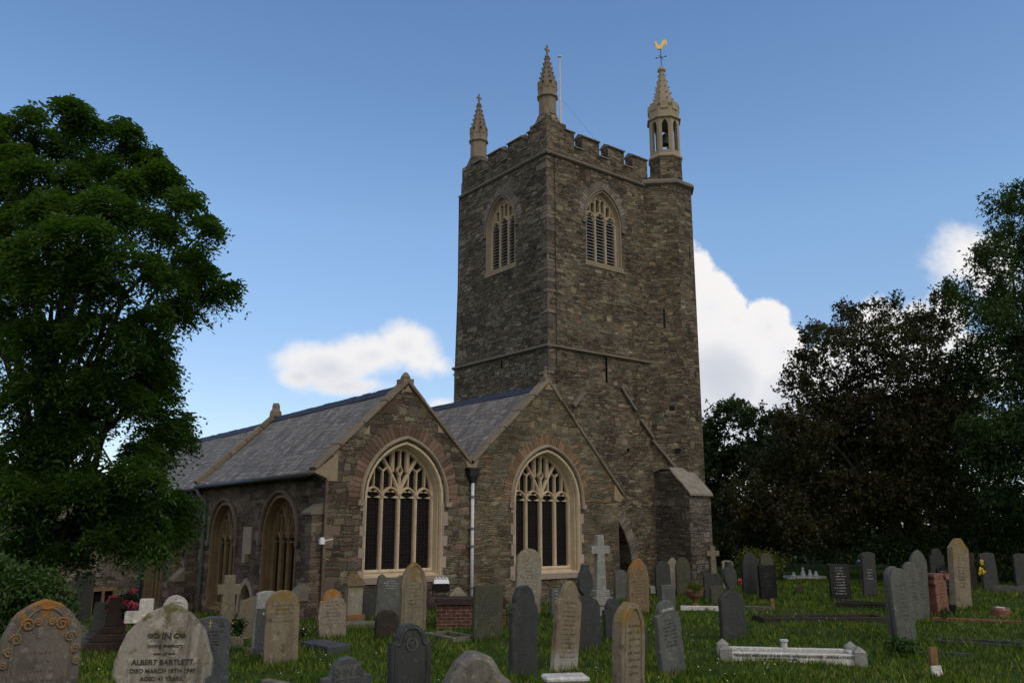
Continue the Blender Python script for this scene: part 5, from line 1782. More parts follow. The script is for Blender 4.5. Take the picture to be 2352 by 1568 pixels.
# --- right of centre, distance
headstone(1506, 1543, 1287, 1374, 'round', G_SLATE, 'dark rounded slate left of the white pediment near the tower buttress', t=.09, dyaw=-10)
headstone(1552, 1587, 1279, 1366, 'oval', G_OLIVE, 'olive green rounded headstone before the tower buttress', t=.09, dyaw=-10)
headstone(1534, 1560, 1280, 1362, 'gable', G_PALE, 'pale narrow gabled stone between two dark slates by the tower', t=.12, dyaw=-10)
headstone(1516, 1553, 1342, 1400, 'flat', G_SLATEP, 'low grey square slab with a white corner patch in front of dark slates', t=.12, dyaw=-10)
headstone(1603, 1637, 1278, 1350, 'flat', G_DKBR, 'dark brown square headstone left of the buff cross', t=.1, dyaw=-10)
headstone(1616, 1658, 1315, 1376, 'segment', G_SLATE, 'low black slate with curved top in front of the buff cross', t=.1, dyaw=-10)
headstone(1630, 1664, 1344, 1391, 'segment', G_OLIVE, 'short olive headstone left of the ring headed slate', t=.1, dyaw=-10)
headstone(1655, 1716, 1296, 1470, 'keyhole', G_SLATE, 'dark ring headed slate standing behind the white kerbed grave', t=.11, dyaw=-12)
headstone(1658, 1686, 1286, 1352, 'segment', G_PALE, 'buff headstone far behind the ring headed slate by the kerbed grave', t=.1, dyaw=-10)
headstone(1705, 1744, 1269, 1364, 'oval', G_SLATE, 'tall dark slate with pale left edge before the copper tree', t=.11, dyaw=-14)
headstone(1752, 1785, 1269, 1368, 'oval', G_OLIVE, 'mossy rounded headstone behind the black slate by the copper tree', t=.1, dyaw=-14)
headstone(1746, 1787, 1297, 1381, 'flat', G_BLACK, 'black square shouldered slate near the copper tree', t=.1, dyaw=-14)
o, g, w, h = headstone(1909, 1956, 1294, 1381, 'flat', G_BLACK, 'black polished headstone with white lettering below the copper tree', t=.1, dyaw=-30, text=(M_LETL, 10, .2, .88, .03))
headstone(1982, 2015, 1267, 1370, 'segment', G_SLATE, 'tall slate with a pale left edge beside the black lettered stone', t=.12, dyaw=-25, text=(M_LETL, 4, .4, .6, .03))
headstone(2036, 2068, 1305, 1400, 'segment', G_SLATE, 'dark slate far behind the pair of grey slates', t=.1, dyaw=-20)
headstone(2043, 2084, 1299, 1468, 'oval', G_SLATEP, 'left slate of the close pair standing at right', t=.11, dyaw=-20, lean=-2)
headstone(2058, 2106, 1304, 1476, 'oval', G_SLATEP, 'right slate of the close pair standing at right', t=.11, dyaw=-20, lean=-2)
headstone(2086, 2122, 1290, 1426, 'oval', G_SLATEP, 'lower grey slate nestled against the tall grey slate with pale crown', t=.1, dyaw=-22)
headstone(2096, 2136, 1262, 1420, 'lancet', G_SLATEP, 'tall grey slate with pale crown left of the pink granite stone', t=.1, dyaw=-22, lean=1)
o, g, w, h = headstone(2137, 2180, 1317, 1416, 'scroll', G_PINKG, 'pink granite headstone with scrolled top at the right', t=.28, dyaw=-12, text=(M_LETG, 9, .2, .85, .03))
m = MB()
for x in (-w / 2 - .0, w / 2):
    m.tube([(x, -.19, h - .06), (x, .14, h - .06)], .085, 12)
m.box(-w / 2 - .1, -w / 2 + .05, -.19, .14, h - .26, h - .14)
m.build('scrolls', G_PINKG, o)
headstone(2183, 2234, 1235, 1396, 'gable', G_TAN, 'tall beige gabled headstone leaning right at the right edge', t=.2, dyaw=-14, lean=5, back=1, wmul=.85)
headstone(2139, 2172, 1258, 1345, 'shoulder', G_SLATE, 'dark shouldered slate in the shade behind the pink granite stone', t=.1, dyaw=-20)
headstone(2151, 2189, 1297, 1372, 'shoulder', G_BLACK, 'black lettered headstone close behind the pink granite stone', t=.1, dyaw=-20, text=(M_LETL, 6, .3, .8, .025))
headstone(2260, 2295, 1268, 1358, 'segment', G_SLATE, 'dark slate right of the yellow flowers under the hedge', t=.1, dyaw=-25, lean=-3)
headstone(2335, 2368, 1270, 1355, 'segment', G_SLATE, 'dark slate cut by the right edge of the view', t=.1, dyaw=-25)
headstone(2222, 2246, 1268, 1352, 'segment', G_DKBR, 'dim brown headstone behind the beige leaning stone', t=.1, dyaw=-25)
headstone(1826, 1846, 1345, 1366, 'round', G_DKBR, 'tiny dark marker in the grass below the copper tree', t=.08, dyaw=-15)

# urn planter
g = ground(1596, 1392)
up = thing('urn_planter', g, 'shallow terracotta bowl planter on a pedestal with grassy tuft', 'planter')
m = MB()
s = (at(1617, 1370, g.y).x - at(1576, 1370, g.y).x) / 2
m.lathe([(s * .45, -.1), (s * .4, .06), (s * .2, .12), (s * .2, .2), (s * .75, .26), (s * .92, .32), (s * .9, .38), (s * 1.02, .42), (s * 1.02, .45), (s * .9, .45), (s * .85, .38)], (0, 0), 20)
m.build('bowl', G_TERRA, up, smooth=True)

# ------------------------------------------------------------------ kerbs
def kerb(p0, p1, w, h, mat, label, name='grave_kerb', two=None, ends=True):
    a, b2 = ground(*p0), ground(*p1)
    a.z = b2.z = (a.z + b2.z) / 2
    d = b2 - a
    L = d.length
    root = thing(name, (a + b2) / 2, label, 'grave kerb', 'grave kerbs in the grass', atan2(d.y, d.x))
    m = MB()
    m.box(-L / 2, L / 2, 0, w, -.3, h)
    o = m.build('kerb_side', mat, root)
    o.modifiers.new('soft', 'BEVEL').width = .012
    if two:
        m = MB()
        m.box(-L / 2, L / 2, two, two + w, -.3, h)
        o = m.build('kerb_side', mat, root)
        o.modifiers.new('soft', 'BEVEL').width = .012
        if ends:
            for sx in (-1, 1):
                m = MB()
                m.box(sx * (L / 2 - w / 2) - w / 2, sx * (L / 2 - w / 2) + w / 2, w + .002, two - .002, -.3, h * .98)
                m.build('kerb_end', mat, root)
    return root, L
rt, L = kerb((1668, 1517), (1978, 1531), .12, .17, G_MARB, 'white lettered marble kerb with four pointed corner posts', two=.62)
for x, y in ((-L / 2, .05), (L / 2, .05), (-L / 2, .7), (L / 2, .7)):
    m = MB()
    m.box(x - .1, x + .1, y - .1, y + .1, -.3, .21)
    m.loft([[(x - .105, y - .105, .21), (x + .105, y - .105, .21), (x + .105, y + .105, .21), (x - .105, y + .105, .21)], [(x - .004, y - .004, .3), (x + .004, y - .004, .3), (x + .004, y + .004, .3), (x - .004, y + .004, .3)]], True, True, True)
    m.build('corner_post', G_GRAN, rt)
o = inscription([('TREASURED MEMORIES OF A BELOVED HUSBAND & FATHER · ARTHUR F STACEY', .054, .02, .105), ('AT REST MARCH 12TH 1953', .045, -.2, .055)], M_LETD, rt, -.004)
m = MB()
m.lathe([(.05, .12), (.055, .26), (.075, .28), (.075, .31), (.05, .31)], (-.03, .66), 12)
m.build('flower_holder', M_LETL, rt)
kerb((598, 1600), (735, 1612), .12, .17, G_KERB, 'long mossy concrete kerb beside the winged slate in the foreground')
kerb((974, 1462), (1040, 1476), .1, .1, G_KERB, 'weathered concrete kerb behind the foreground roundel slate', two=.5)
kerb((690, 1487), (752, 1500), .5, .12, G_SLATEB, 'dark blue slate grave kerb beside the tan rounded stone')
kerb((560, 1495), (600, 1508), .08, .07, G_KERB, 'thin pale kerb at the foot of the panelled grey stone')
kerb((1563, 1401), (1660, 1402), .1, .12, G_MARB, 'white kerb behind the left leaning slate')
kerb((1660, 1396), (1770, 1402), .1, .1, G_SLATEP, 'grey kerb right of the ring headed slate')
kerb((1753, 1430), (2040, 1428), .1, .12, G_DKBR, 'low dark kerb crossing the lawn below the copper tree', two=.7)
kerb((1919, 1394), (2044, 1396), .1, .13, G_DKBR, 'dark kerb in front of the black lettered headstone', two=.7)
kerb((2276, 1358), (2420, 1362), .1, .2, G_SLATEP, 'grey kerb at the right edge under the hedge', two=.6)
kerb((2150, 1476), (2420, 1494), .08, .06, G_SLATE, 'dark slate kerb in the grass at the far right foreground', two=.6)
kerb((2070, 1498), (2230, 1506), .08, .05, G_SLATE, 'sunken slate kerb left of the wooden grave marker')
kerb((2140, 1424), (2420, 1430), .08, .05, G_PINKG, 'low pink kerb running from the pink granite stone')
kerb((1494, 1362), (1506, 1362), .2, .22, G_MARB, 'small white marble block beside the orange crusted stone')
# cream chippings plot
g0, g1 = ground(1812, 1330), ground(1898, 1329)
d = (g1 - g0)
pl = thing('gravel_plot', (g0 + g1) / 2, 'pale chippings grave plot with small white ornaments under the trees', 'grave plot', rz=atan2(d.y, d.x))
m = MB()
m.box(-d.length / 2, d.length / 2, 0, 1.0, -.2, .12)
m.build('chippings', G_MARB, pl)
m = MB()
for x, hh in ((-.1, .42), (.2, .3), (.45, .25), (-.5, .2)):
    m.lathe([(.09, .1), (.1, .1 + hh * .3), (.05, .1 + hh * .6), (.07, .1 + hh * .8), (.0, .1 + hh)], (x, .3), 8)
m.build('ornaments', M_WHITE, pl)
# pink base pot, wooden marker and plaque, dark vase, peg
g = ground(2299, 1415)
o = MB()
s = (at(2319, 1410, g.y).x - at(2279, 1410, g.y).x) / 2
o.lathe([(s, -.1), (s * .97, .17), (s * .85, .22), (s * .55, .22), (s * .5, .18)], (0, 0), 14)
vs = o.build('flower_pot', G_PINKG, smooth=False)
vs.location = g
tag(vs, 'squat pink granite vase with pale rim in the grass at right', 'vase')
m = MB()
m.lathe([(s * .5, .2), (s * .52, .235), (s * .3, .24), (s * .25, .2)], (0, 0), 14)
m.build('vase_rim', M_LETL, vs)
g = ground(2146, 1532)
wm = thing('grave_marker', g, 'brown wooden grave marker post behind a white plaque', 'grave marker', rz=.3)
zt = at(2146, 1485, g.y).z - g.z
m = MB()
m.box(-.07, .07, -.03, .03, -.2, zt)
m.build('marker_post', M_WOOD, wm)
g = at(2156, 1568, g.y - 1.1)
g.z = gzf(g.x, g.y)
zt = at(2156, 1528, g.y).z - g.z
m = stone_mesh([(-.09, 0), (.09, 0), (.09, zt), (-.09, zt)], .05)
o = m.build('plaque', G_MARB)
o.location = g
o.rotation_euler = (-.2, 0, .25)
tag(o, 'small white plaque propped before the wooden marker at bottom right', 'plaque')
g = ground(2183, 1412)
o = MB()
o.lathe([(.1, -.05), (.16, .2), (.17, .26), (.13, .26)], (0, 0), 10)
vs = o.build('flower_pot', M_BLACKP)
vs.location = g
tag(vs, 'black plastic flower pot at the foot of the pink granite stone', 'pot')
g = ground(1775, 1398)
o = MB()
o.box(-.05, .05, -.03, .03, -.1, at(1775, 1374, g.y).z - g.z)
vs = o.build('wooden_peg', M_WOOD)
vs.location = g
tag(vs, 'orange brown wooden peg in the lawn below the black slate', 'peg')

# ------------------------------------------------------------------ vegetation
def leaves(C, A, Lr, Wr, droop=0.0, rng=RNG):
    """kite-shaped leaf for each centre C along axis A."""
    n = len(C)
    A = A / np.maximum(1e-6, np.linalg.norm(A, axis=1, keepdims=True))
    r = rng.normal(size=(n, 3))
    S = np.cross(A, r)
    S /= np.maximum(1e-6, np.linalg.norm(S, axis=1, keepdims=True))
    N = np.cross(A, S)
    L = rng.uniform(*Lr, (n, 1))
    Wd = rng.uniform(*Wr, (n, 1))
    base = C - A * L * .5
    tip = C + A * L * .5
    mid = C - A * L * .05
    V = np.empty((n, 4, 3))
    V[:, 0] = base
    V[:, 1] = mid + S * Wd * .5 + N * Wd * .15
    V[:, 2] = tip - np.array([0, 0, 1]) * droop * L
    V[:, 3] = mid - S * Wd * .5 + N * Wd * .15
    return V.reshape(-1, 3)

def fronds(C, A, L, k, ll, lw2, rng=RNG):
    """pinnate fronds: axis of length L drooping, k pairs of leaflets."""
    n = len(C)
    A = A / np.linalg.norm(A, axis=1, keepdims=True)
    S = np.cross(A, rng.normal(size=(n, 3)) * .35 + np.array([0, 0, 1]))
    S /= np.maximum(1e-6, np.linalg.norm(S, axis=1, keepdims=True))
    out = []
    ll = ll * rng.uniform(.7, 1.35, (n, 1))
    Ls = rng.uniform(.7, 1.25, (n, 1)) * L
    for i in range(k):
        t = (i + .5) / k
        p = C + A * Ls * t - np.array([0, 0, 1]) * (Ls * .95 * t * t)
        for sg in (-1, 1):
            ax = S * sg + A * .45 - np.array([0, 0, .35]) + rng.normal(size=(n, 3)) * .2
            ax /= np.linalg.norm(ax, axis=1, keepdims=True)
            q = p + ax * ll * .5
            N = np.cross(ax, A)
            N /= np.maximum(1e-6, np.linalg.norm(N, axis=1, keepdims=True))
            D = np.cross(N, ax)
            Lf = ll * rng.uniform(.8, 1.2, (n, 1)) * (1.1 - .5 * abs(t - .5))
            V = np.empty((n, 4, 3))
            V[:, 0] = q - ax * Lf * .5
            V[:, 1] = q + D * lw2 * .5
            V[:, 2] = q + ax * Lf * .5
            V[:, 3] = q - D * lw2 * .5
            out.append(V)
    return np.concatenate(out, 0).reshape(-1, 3)

def blob_world(blobs, y0, spread, rng):
    out = []
    for b_ in blobs:
        cx, cy, rx, ry = b_[:4]
        y = y0 + (b_[4] if len(b_) > 4 else rng.uniform(-spread, spread))
        c = at(cx, cy, y)
        sc = y / 1967.0
        out.append((np.array(c), rx * sc, ry * sc))
    return out

def crown_points(bl, n, rng, clump=.32, per=14, shell=.45):
    """clump centres in the outer part of each blob, then points round each clump; returns points and outward axes."""
    vol = np.array([rx * ry for _, rx, ry in bl])
    cnt = np.maximum(3, (n * vol / vol.sum() / per)).astype(int)
    P, A = [], []
    for (c, rx, ry), k in zip(bl, cnt):
        d = rng.normal(size=(k, 3))
        d /= np.linalg.norm(d, axis=1, keepdims=True)
        r = shell + (1 - shell) * rng.random((k, 1)) ** .6
        r *= rng.uniform(.82, 1.16, (k, 1))
        pc = c + d * r * np.array([rx, rx * .9, ry])
        pts = np.repeat(pc, per, 0) + rng.normal(size=(k * per, 3)) * np.array([1, 1, .6]) * clump * .55
        ax = np.repeat(d, per, 0) * .8 + rng.normal(size=(k * per, 3)) * .6
        P.append(pts)
        A.append(ax)
    return np.concatenate(P), np.concatenate(A)

def crown_sprigs(bl, n, rng, per=14, tl=(.5, 1.1)):
    """leafy twigs pushing outward and upward from each blob, leaves crowding toward their tips."""
    ar = np.array([rx * ry for _, rx, ry in bl])
    cnt = np.maximum(2, (n * ar / ar.sum() / per)).astype(int)
    P, A = [], []
    for (c, rx, ry), k in zip(bl, cnt):
        d = rng.normal(size=(k, 3))
        d /= np.linalg.norm(d, axis=1, keepdims=True)
        r = rng.random((k, 1)) ** .5
        L = rng.uniform(*tl, (k, 1)) * min(1, (rx + ry) / 1.2)
        o = c + d * r * np.array([max(.1, rx - .25), max(.1, rx * .9 - .25), max(.1, ry - .3)])
        ax = d * .8 + np.array([0, 0, .45]) + rng.normal(size=(k, 3)) * .35
        ax /= np.linalg.norm(ax, axis=1, keepdims=True)
        t = rng.random((k, per, 1)) ** .7
        pts = o[:, None] + ax[:, None] * L[:, None] * t + rng.normal(size=(k, per, 3)) * (.05 + .09 * (1 - t))
        a = ax[:, None] * .5 + rng.normal(size=(k, per, 3)) * .7
        P.append(pts.reshape(-1, 3))
        A.append(a.reshape(-1, 3))
    return np.concatenate(P), np.concatenate(A)

def crown_tufts(bl, n, rng, per=6, reach=.3):
    """tufts of fronds radiating from twig ends over the upper and outer side of each blob."""
    ar = np.array([rx * ry for _, rx, ry in bl]) ** .9
    cnt = np.maximum(4, (n * ar / ar.sum() / per)).astype(int)
    P, A = [], []
    for (c, rx, ry), k in zip(bl, cnt):
        d = rng.normal(size=(k, 3))
        d /= np.linalg.norm(d, axis=1, keepdims=True)
        flip = (d[:, 2] < -.25) & (rng.random(k) < .55)
        d[flip, 2] *= -1
        r = .4 + .6 * rng.random((k, 1)) ** .55
        R = np.array([max(.15, rx - reach * .7), max(.15, rx * .9 - reach * .5), max(.12, ry - reach * .35)])
        pc = c + d * r * R
        pts = np.repeat(pc, per, 0) + rng.normal(size=(k * per, 3)) * .04
        ax = np.repeat(d * np.array([1, 1, .55]), per, 0) * .75 + rng.normal(size=(k * per, 3)) * np.array([.75, .75, .4])
        P.append(pts)
        A.append(ax)
    return np.concatenate(P), np.concatenate(A)

def limbs(base, targets, r0, fork, rng, wig=.25):
    """trunk up to a fork height with limbs curving to targets."""
    m = MB()
    base = Vector(base)
    fk = Vector(fork)
    n = 6
    tp = [base.lerp(fk, i / n) + Vector((rng.uniform(-.1, .1), rng.uniform(-.1, .1), 0)) * (0 if i == 0 else 1) for i in range(n + 1)]
    tp[0].z -= .3
    m.tube(tp, [r0 * (1.35 if i == 0 else 1.0 - .35 * i / n) for i in range(n + 1)], 9)
    for q in targets:
        q = Vector(q)
        s = tp[int(rng.integers(2, n + 1))].copy()
        L = (q - s).length
        k = 6
        pts = []
        for i in range(k + 1):
            t = i / k
            p = s.lerp(q, t * .88) + Vector((0, 0, .1 * L * sin(pi * t)))
            if 0 < i:
                p += Vector((rng.uniform(-wig, wig), rng.uniform(-wig, wig), rng.uniform(-wig, wig))) * .5
            pts.append(p)
        rr = r0 * .32 * min(1, L / 4)
        m.tube(pts, [max(.012, rr * (1 - .85 * i / k)) for i in range(k + 1)], 6)
        for _ in range(3):
            i = int(rng.integers(2, k))
            e = pts[i] + Vector((rng.uniform(-1, 1), rng.uniform(-1, 1), rng.uniform(-.3, .9))) * (.25 * L / 2 + .3)
            mid = pts[i].lerp(e, .5) + Vector((0, 0, .1))
            m.tube([pts[i], mid, e], [rr * .35, rr * .22, .008], 5)
    return m

def tree(name, label, blobs, y0, spread, base_px, n, mat, leaf, style='leaf', r0=.25, fork_h=.35, clump=.35, per=14, group=None, cat='tree', ntarget=26, shell=.45, bark=True, seed=1, base_y=None):
    rng = np.random.default_rng(seed)
    blobs = [((b_[0] - 24,) + tuple(b_[1:])) if (style == 'frond' and b_[0] > 340 and b_[1] > 940) else b_ for b_ in blobs]
    bl = blob_world(blobs, y0, spread, rng)
    g = at(base_px, 1300, y0 if base_y is None else base_y)
    g.z = gzf(g.x, g.y)
    root = thing(name, g, label, cat, group)
    if cat == 'tree':
        extra = []
        for c, rx, ry in bl:
            for _ in range(4 if style == 'leaf' else 3):
                d = rng.normal(size=3)
                d /= np.linalg.norm(d)
                k = rng.uniform(.22, .5)
                extra.append((c + d * np.array([rx, rx, ry]) * (rng.uniform(.75, 1.12) if style == 'leaf' else rng.uniform(.55, .9)), rx * k, ry * k * rng.uniform(.7, 1.3)))
        bl = bl + extra
    P, A = crown_tufts(bl, n, rng, 7, leaf[0]) if style == 'frond' else crown_sprigs(bl, n, rng) if (cat == 'tree') else crown_points(bl, n, rng, clump, per, shell)
    keep = P[:, 2] > gz(P[:, 0], P[:, 1]) + .05
    P, A = P[keep], A[keep]
    if style == 'frond':
        A[:, 2] = A[:, 2] * .8 + .1
        V = fronds(P, A, leaf[0], leaf[1], leaf[2], leaf[3], rng)
    else:
        V = leaves(P, A, leaf[0], leaf[1], .15, rng)
    V = V - np.array(g)
    np_mesh('crown' if cat == 'tree' else 'foliage', V, 4, mat, root)
    if bark:
        zs = max(c[2] for c, _, _ in bl)
        fork = (g.x + rng.uniform(-.3, .3), g.y, g.z + (zs - g.z) * fork_h)
        order = rng.permutation(len(bl))[:ntarget]
        tg = [tuple(bl[i][0]) for i in order]
        m = limbs(g, tg, r0, fork, rng)
        m.v = [(x - g.x, y - g.y, z - g.z) for x, y, z in m.v]
        m.build('trunk', M_BARK, root, smooth=True)
    return root

LEFT = [(350, 835, 52, 45, 0), (375, 885, 42, 42, .2), (330, 915, 52, 40, 0), (425, 1150, 50, 36, .2), (330, 1205, 72, 50, -.6), (250, 1235, 72, 40, -.8), (400, 1235, 46, 28, 0), (430, 1210, 30, 22, .2), (160, 1270, 60, 36, -.6), (345, 1040, 50, 44, 0), (75, 400, 80, 42), (170, 415, 60, 30), (0, 420, 70, 60), (250, 400, 70, 36), (290, 430, 50, 34), (-30, 330, 60, 50), (120, 450, 60, 30), (-40, 600, 80, 90), (-40, 800, 80, 100), (165, 250, 45, 38), (205, 300, 70, 45), (285, 305, 38, 42), (70, 272, 32, 28), (15, 285, 38, 28), (100, 320, 60, 36), (180, 355, 85, 32), (25, 370, 60, 50), (300, 345, 40, 30),
        (350, 375, 42, 42), (385, 420, 55, 50), (425, 470, 42, 36), (460, 510, 28, 18), (330, 430, 60, 36), (480, 526, 14, 8),
        (250, 470, 95, 50, -2.2), (120, 485, 85, 55, -2), (335, 520, 70, 55, -1.5), (35, 520, 60, 70, -1), (390, 530, 30, 40), (200, 545, 120, 60, -2.8), (90, 590, 100, 70, -2.6),
        (440, 590, 45, 36, .5), (470, 640, 48, 48, .3), (512, 665, 20, 18, .3), (400, 655, 55, 55, -.5), (290, 620, 110, 70, -2.6), (150, 650, 110, 70, -2.5), (40, 680, 75, 75, -1.5), (490, 690, 25, 20, .3),
        (410, 720, 45, 50, 0), (345, 740, 65, 52, -1), (235, 760, 100, 62, -2), (90, 790, 100, 80, -1.5),
        (365, 855, 34, 48), (305, 850, 62, 55), (200, 880, 90, 64, -1.5), (75, 910, 90, 80, -1.2), (365, 800, 34, 30),
        (425, 985, 42, 42, .6), (385, 1010, 45, 36, .4), (335, 940, 45, 36, .3), (300, 900, 40, 34), (450, 1015, 18, 20, .6),
        (150, 1000, 70, 62, -1), (60, 1040, 80, 80, -1), (215, 960, 34, 40), (330, 1075, 50, 36),
        (340, 1100, 50, 40), (440, 1190, 26, 18), (375, 1175, 60, 38), (325, 1235, 46, 32), (355, 1262, 34, 20), (270, 1160, 62, 50), (170, 1120, 90, 66, -1), (50, 1150, 85, 80, -1.2),
        (215, 1215, 55, 40), (80, 1245, 70, 48, -.6), (20, 1270, 50, 40, -.8), (140, 1235, 55, 40), (285, 1090, 40, 34), (380, 1050, 24, 22)]
tree('walnut_tree', 'large drooping green tree overhanging the church roof on the left', LEFT, 17.5, 1.3, 95, 24000, L_ASH, (.34, 4, .125, .05), 'frond', r0=.34, fork_h=.28, clump=.3, per=12, ntarget=44, shell=.35, seed=3)

COPPER = [(1900, 965, 70, 50), (2000, 950, 80, 50), (2100, 945, 80, 50), (2180, 970, 70, 50), (1835, 895, 34, 40), (1806, 965, 26, 26), (1862, 850, 40, 40), (1905, 790, 46, 40), (1935, 722, 22, 26), (1967, 712, 10, 16), (2028, 715, 40, 26), (1990, 780, 60, 46), (2060, 790, 60, 46), (2110, 740, 48, 32), (2150, 760, 40, 40),
          (1850, 1000, 56, 56), (1930, 900, 66, 66), (2020, 880, 76, 66), (2120, 860, 76, 66), (2200, 900, 70, 76), (1800, 1080, 66, 56), (1900, 1040, 80, 76), (2000, 1000, 86, 76), (2100, 1000, 86, 76), (2200, 1030, 80, 86),
          (1720, 1150, 56, 56), (1800, 1180, 80, 56), (1900, 1150, 90, 60), (2000, 1140, 90, 66), (2100, 1140, 90, 66), (2200, 1150, 80, 66), (1680, 1220, 38, 40), (1745, 1235, 60, 40), (1850, 1235, 80, 36), (1780, 960, 14, 10), (1790, 1018, 22, 18), (1868, 765, 26, 18), (2170, 690, 30, 24), (1850, 770, 14, 14)]
tree('copper_tree', 'broad dark copper leaved tree right of the church tower', COPPER, 37, 2.2, 2060, 95000, L_COPPER, ((.13, .25), (.06, .11)), r0=.35, fork_h=.3, clump=.4, per=16, ntarget=14, shell=.1, seed=4, group='trees around the churchyard')
GREENR = [(2335, 450, 28, 28), (2302, 488, 34, 36), (2330, 560, 50, 56), (2282, 610, 44, 46), (2252, 585, 22, 20), (2320, 700, 60, 66), (2212, 672, 36, 28), (2182, 672, 22, 20), (2262, 740, 56, 50), (2345, 820, 60, 80), (2300, 900, 70, 80), (2350, 1020, 70, 90), (2290, 1080, 60, 80), (2320, 1180, 70, 50), (2240, 830, 44, 56), (2400, 640, 60, 90), (2420, 500, 50, 70), (2420, 800, 70, 120), (2430, 1000, 70, 120), (2500, 900, 80, 140), (2480, 1120, 80, 100), (2270, 1000, 50, 60)]
tree('broadleaf_tree', 'tall dark green tree at the right edge behind the headstones', GREENR, 33, 1.8, 2420, 80000, L_GREEN, ((.13, .24), (.05, .09)), r0=.3, fork_h=.35, clump=.42, per=16, ntarget=8, shell=.1, seed=5, group='trees around the churchyard')
tree('background_tree', 'rounded green tree showing just right of the tower', [(1632, 1000, 34, 38), (1680, 962, 44, 36), (1640, 1080, 56, 60), (1700, 1060, 50, 60), (1650, 1170, 60, 64), (1690, 1230, 66, 50), (1610, 1040, 40, 70), (1590, 1150, 60, 80)], 50, 1.5, 1650, 24000, L_BACK, ((.2, .34), (.09, .15)), r0=.3, clump=.6, per=14, ntarget=8, shell=.2, seed=6, group='trees around the churchyard')
tree('background_tree', 'green tree standing between the tower and copper tree', [(1745, 972, 40, 30), (1790, 985, 30, 26), (1760, 1050, 56, 60), (1800, 1130, 70, 70), (1760, 1220, 80, 50), (1830, 1060, 50, 60), (1850, 1200, 80, 60)], 47, 1.5, 1780, 22000, L_BACK, ((.2, .34), (.09, .15)), r0=.3, clump=.6, per=14, ntarget=7, shell=.2, seed=7, group='trees around the churchyard')
tree('background_tree', 'dull green tree filling the gap behind the copper tree', [(1950, 1080, 100, 90), (2070, 1060, 100, 100), (2190, 1060, 100, 110), (1900, 1200, 90, 70), (2020, 1200, 100, 70), (2150, 1200, 110, 70), (2270, 1200, 90, 80)], 45, 1.2, 2100, 30000, L_BACK, ((.22, .36), (.1, .16)), r0=.3, clump=.6, per=14, ntarget=7, shell=.25, seed=8, group='trees around the churchyard')

def hedge(label, blobs, y0, n, mat, leaf, seed, name='hedge', cat='hedge', spread=.6, clump=.3, group=None, stems=False):
    return tree(name, label, blobs, y0, spread, np.mean([b_[0] for b_ in blobs]), n, mat, leaf, cat=cat, clump=clump, per=14, bark=stems, shell=.3, seed=seed, group=group, r0=.05, ntarget=6)
hedge('dark overgrown hedge behind the headstones at the right', [(2050, 1262, 60, 36), (2120, 1250, 60, 42), (2190, 1240, 60, 44), (2260, 1245, 66, 50), (2340, 1240, 60, 56), (2410, 1250, 60, 60), (2100, 1300, 70, 30), (2230, 1300, 80, 34), (2350, 1300, 70, 36)], 36, 24000, L_BACK, ((.1, .2), (.06, .1)), 21)
hedge('dim hedge line along the far churchyard boundary', [(x, 1275, 60, 55) for x in range(1600, 3300, 75)], 53, 40000, L_BACK, ((.2, .34), (.1, .16)), 22, clump=.5)
hedge('small yellow green bush behind the slates by the copper tree', [(1735, 1285, 40, 24), (1765, 1295, 30, 26)], 35.5, 3500, L_YELG, ((.08, .15), (.05, .08)), 23, 'bush', 'bush', .3)
hedge('leafy shrub beside the large dark pointed headstone on the left', [(30, 1345, 60, 42), (85, 1352, 55, 40), (-20, 1330, 60, 50), (125, 1385, 32, 34), (60, 1400, 70, 50), (-20, 1400, 60, 60), (140, 1420, 20, 26)], 13.5, 15000, L_BUSH, ((.06, .11), (.03, .05)), 24, 'shrub', 'shrub', .5, .2)
hedge('dark trees and bushes beyond the porch on the far left', [(x, 1180, 130, 140) for x in range(-420, 130, 95)] + [(60, 1260, 90, 80), (120, 1150, 60, 60)], 38, 22000, L_BACK, ((.2, .34), (.1, .16)), 25, 'tree_belt', 'trees', 1.0, .6)
hedge('low weeds growing at the foot of the slate pair', [(2060, 1478, 22, 14), (2085, 1485, 18, 12)], 16.0, 900, L_BUSH, ((.05, .1), (.02, .04)), 26, 'weeds', 'weeds', .1, .1)

# flowers
def flower_bush(label, blobs, y0, n, petals, nf, size, seed, leafm=L_BACK, name='rose_bush', cat='flowers', per_leaf=((.04, .08), (.025, .045))):
    root = tree(name, label, blobs, y0, .15, np.mean([b_[0] for b_ in blobs]), n, leafm, per_leaf, cat=cat, clump=.1, per=8, bark=False, shell=.2, seed=seed)
    rng = np.random.default_rng(seed + 50)
    bl = blob_world(blobs, y0, .1, rng)
    bx = root.location
    for i in range(nf):
        c, rx, ry = bl[i % len(bl)]
        p = c + np.array([rng.uniform(-.9, .9) * rx, -rx * rng.uniform(.3, .9), rng.uniform(-.8, .9) * ry]) - np.array(bx)
        m = MB()
        s = size * rng.uniform(.7, 1.25)
        for k in range(9):
            th = k * 2.4
            r = s * (.25 + .08 * k)
            q = Vector(p) + Vector((r * cos(th), -s * .3 + .04 * k * s, r * sin(th)))
            u = Vector((cos(th + 1.4), -.3, sin(th + 1.4))) * s * .45
            v = Vector((cos(th), .5, sin(th))) * s * .45
            m.add([q - u, q - v * .4, q + u, q + v], [(0, 1, 2, 3)])
        m.build('blossom', petals, root)
    return root
flower_bush('pink rose bush by the dark brown cross on the left', [(270, 1395, 16, 34), (285, 1415, 22, 20), (300, 1375, 16, 20)], 18, 1600, M_ROSE, 13, .09, 31)
flower_bush('clump of yellow flowers beside the buff cross', [(546, 1430, 9, 12), (550, 1445, 9, 12)], 16.5, 400, M_YEL, 9, .05, 32, name='flower_clump')
flower_bush('yellow flowers under the hedge at right', [(2250, 1292, 12, 8), (2250, 1310, 10, 14)], 24, 300, M_YEL, 6, .05, 33, name='flower_clump')
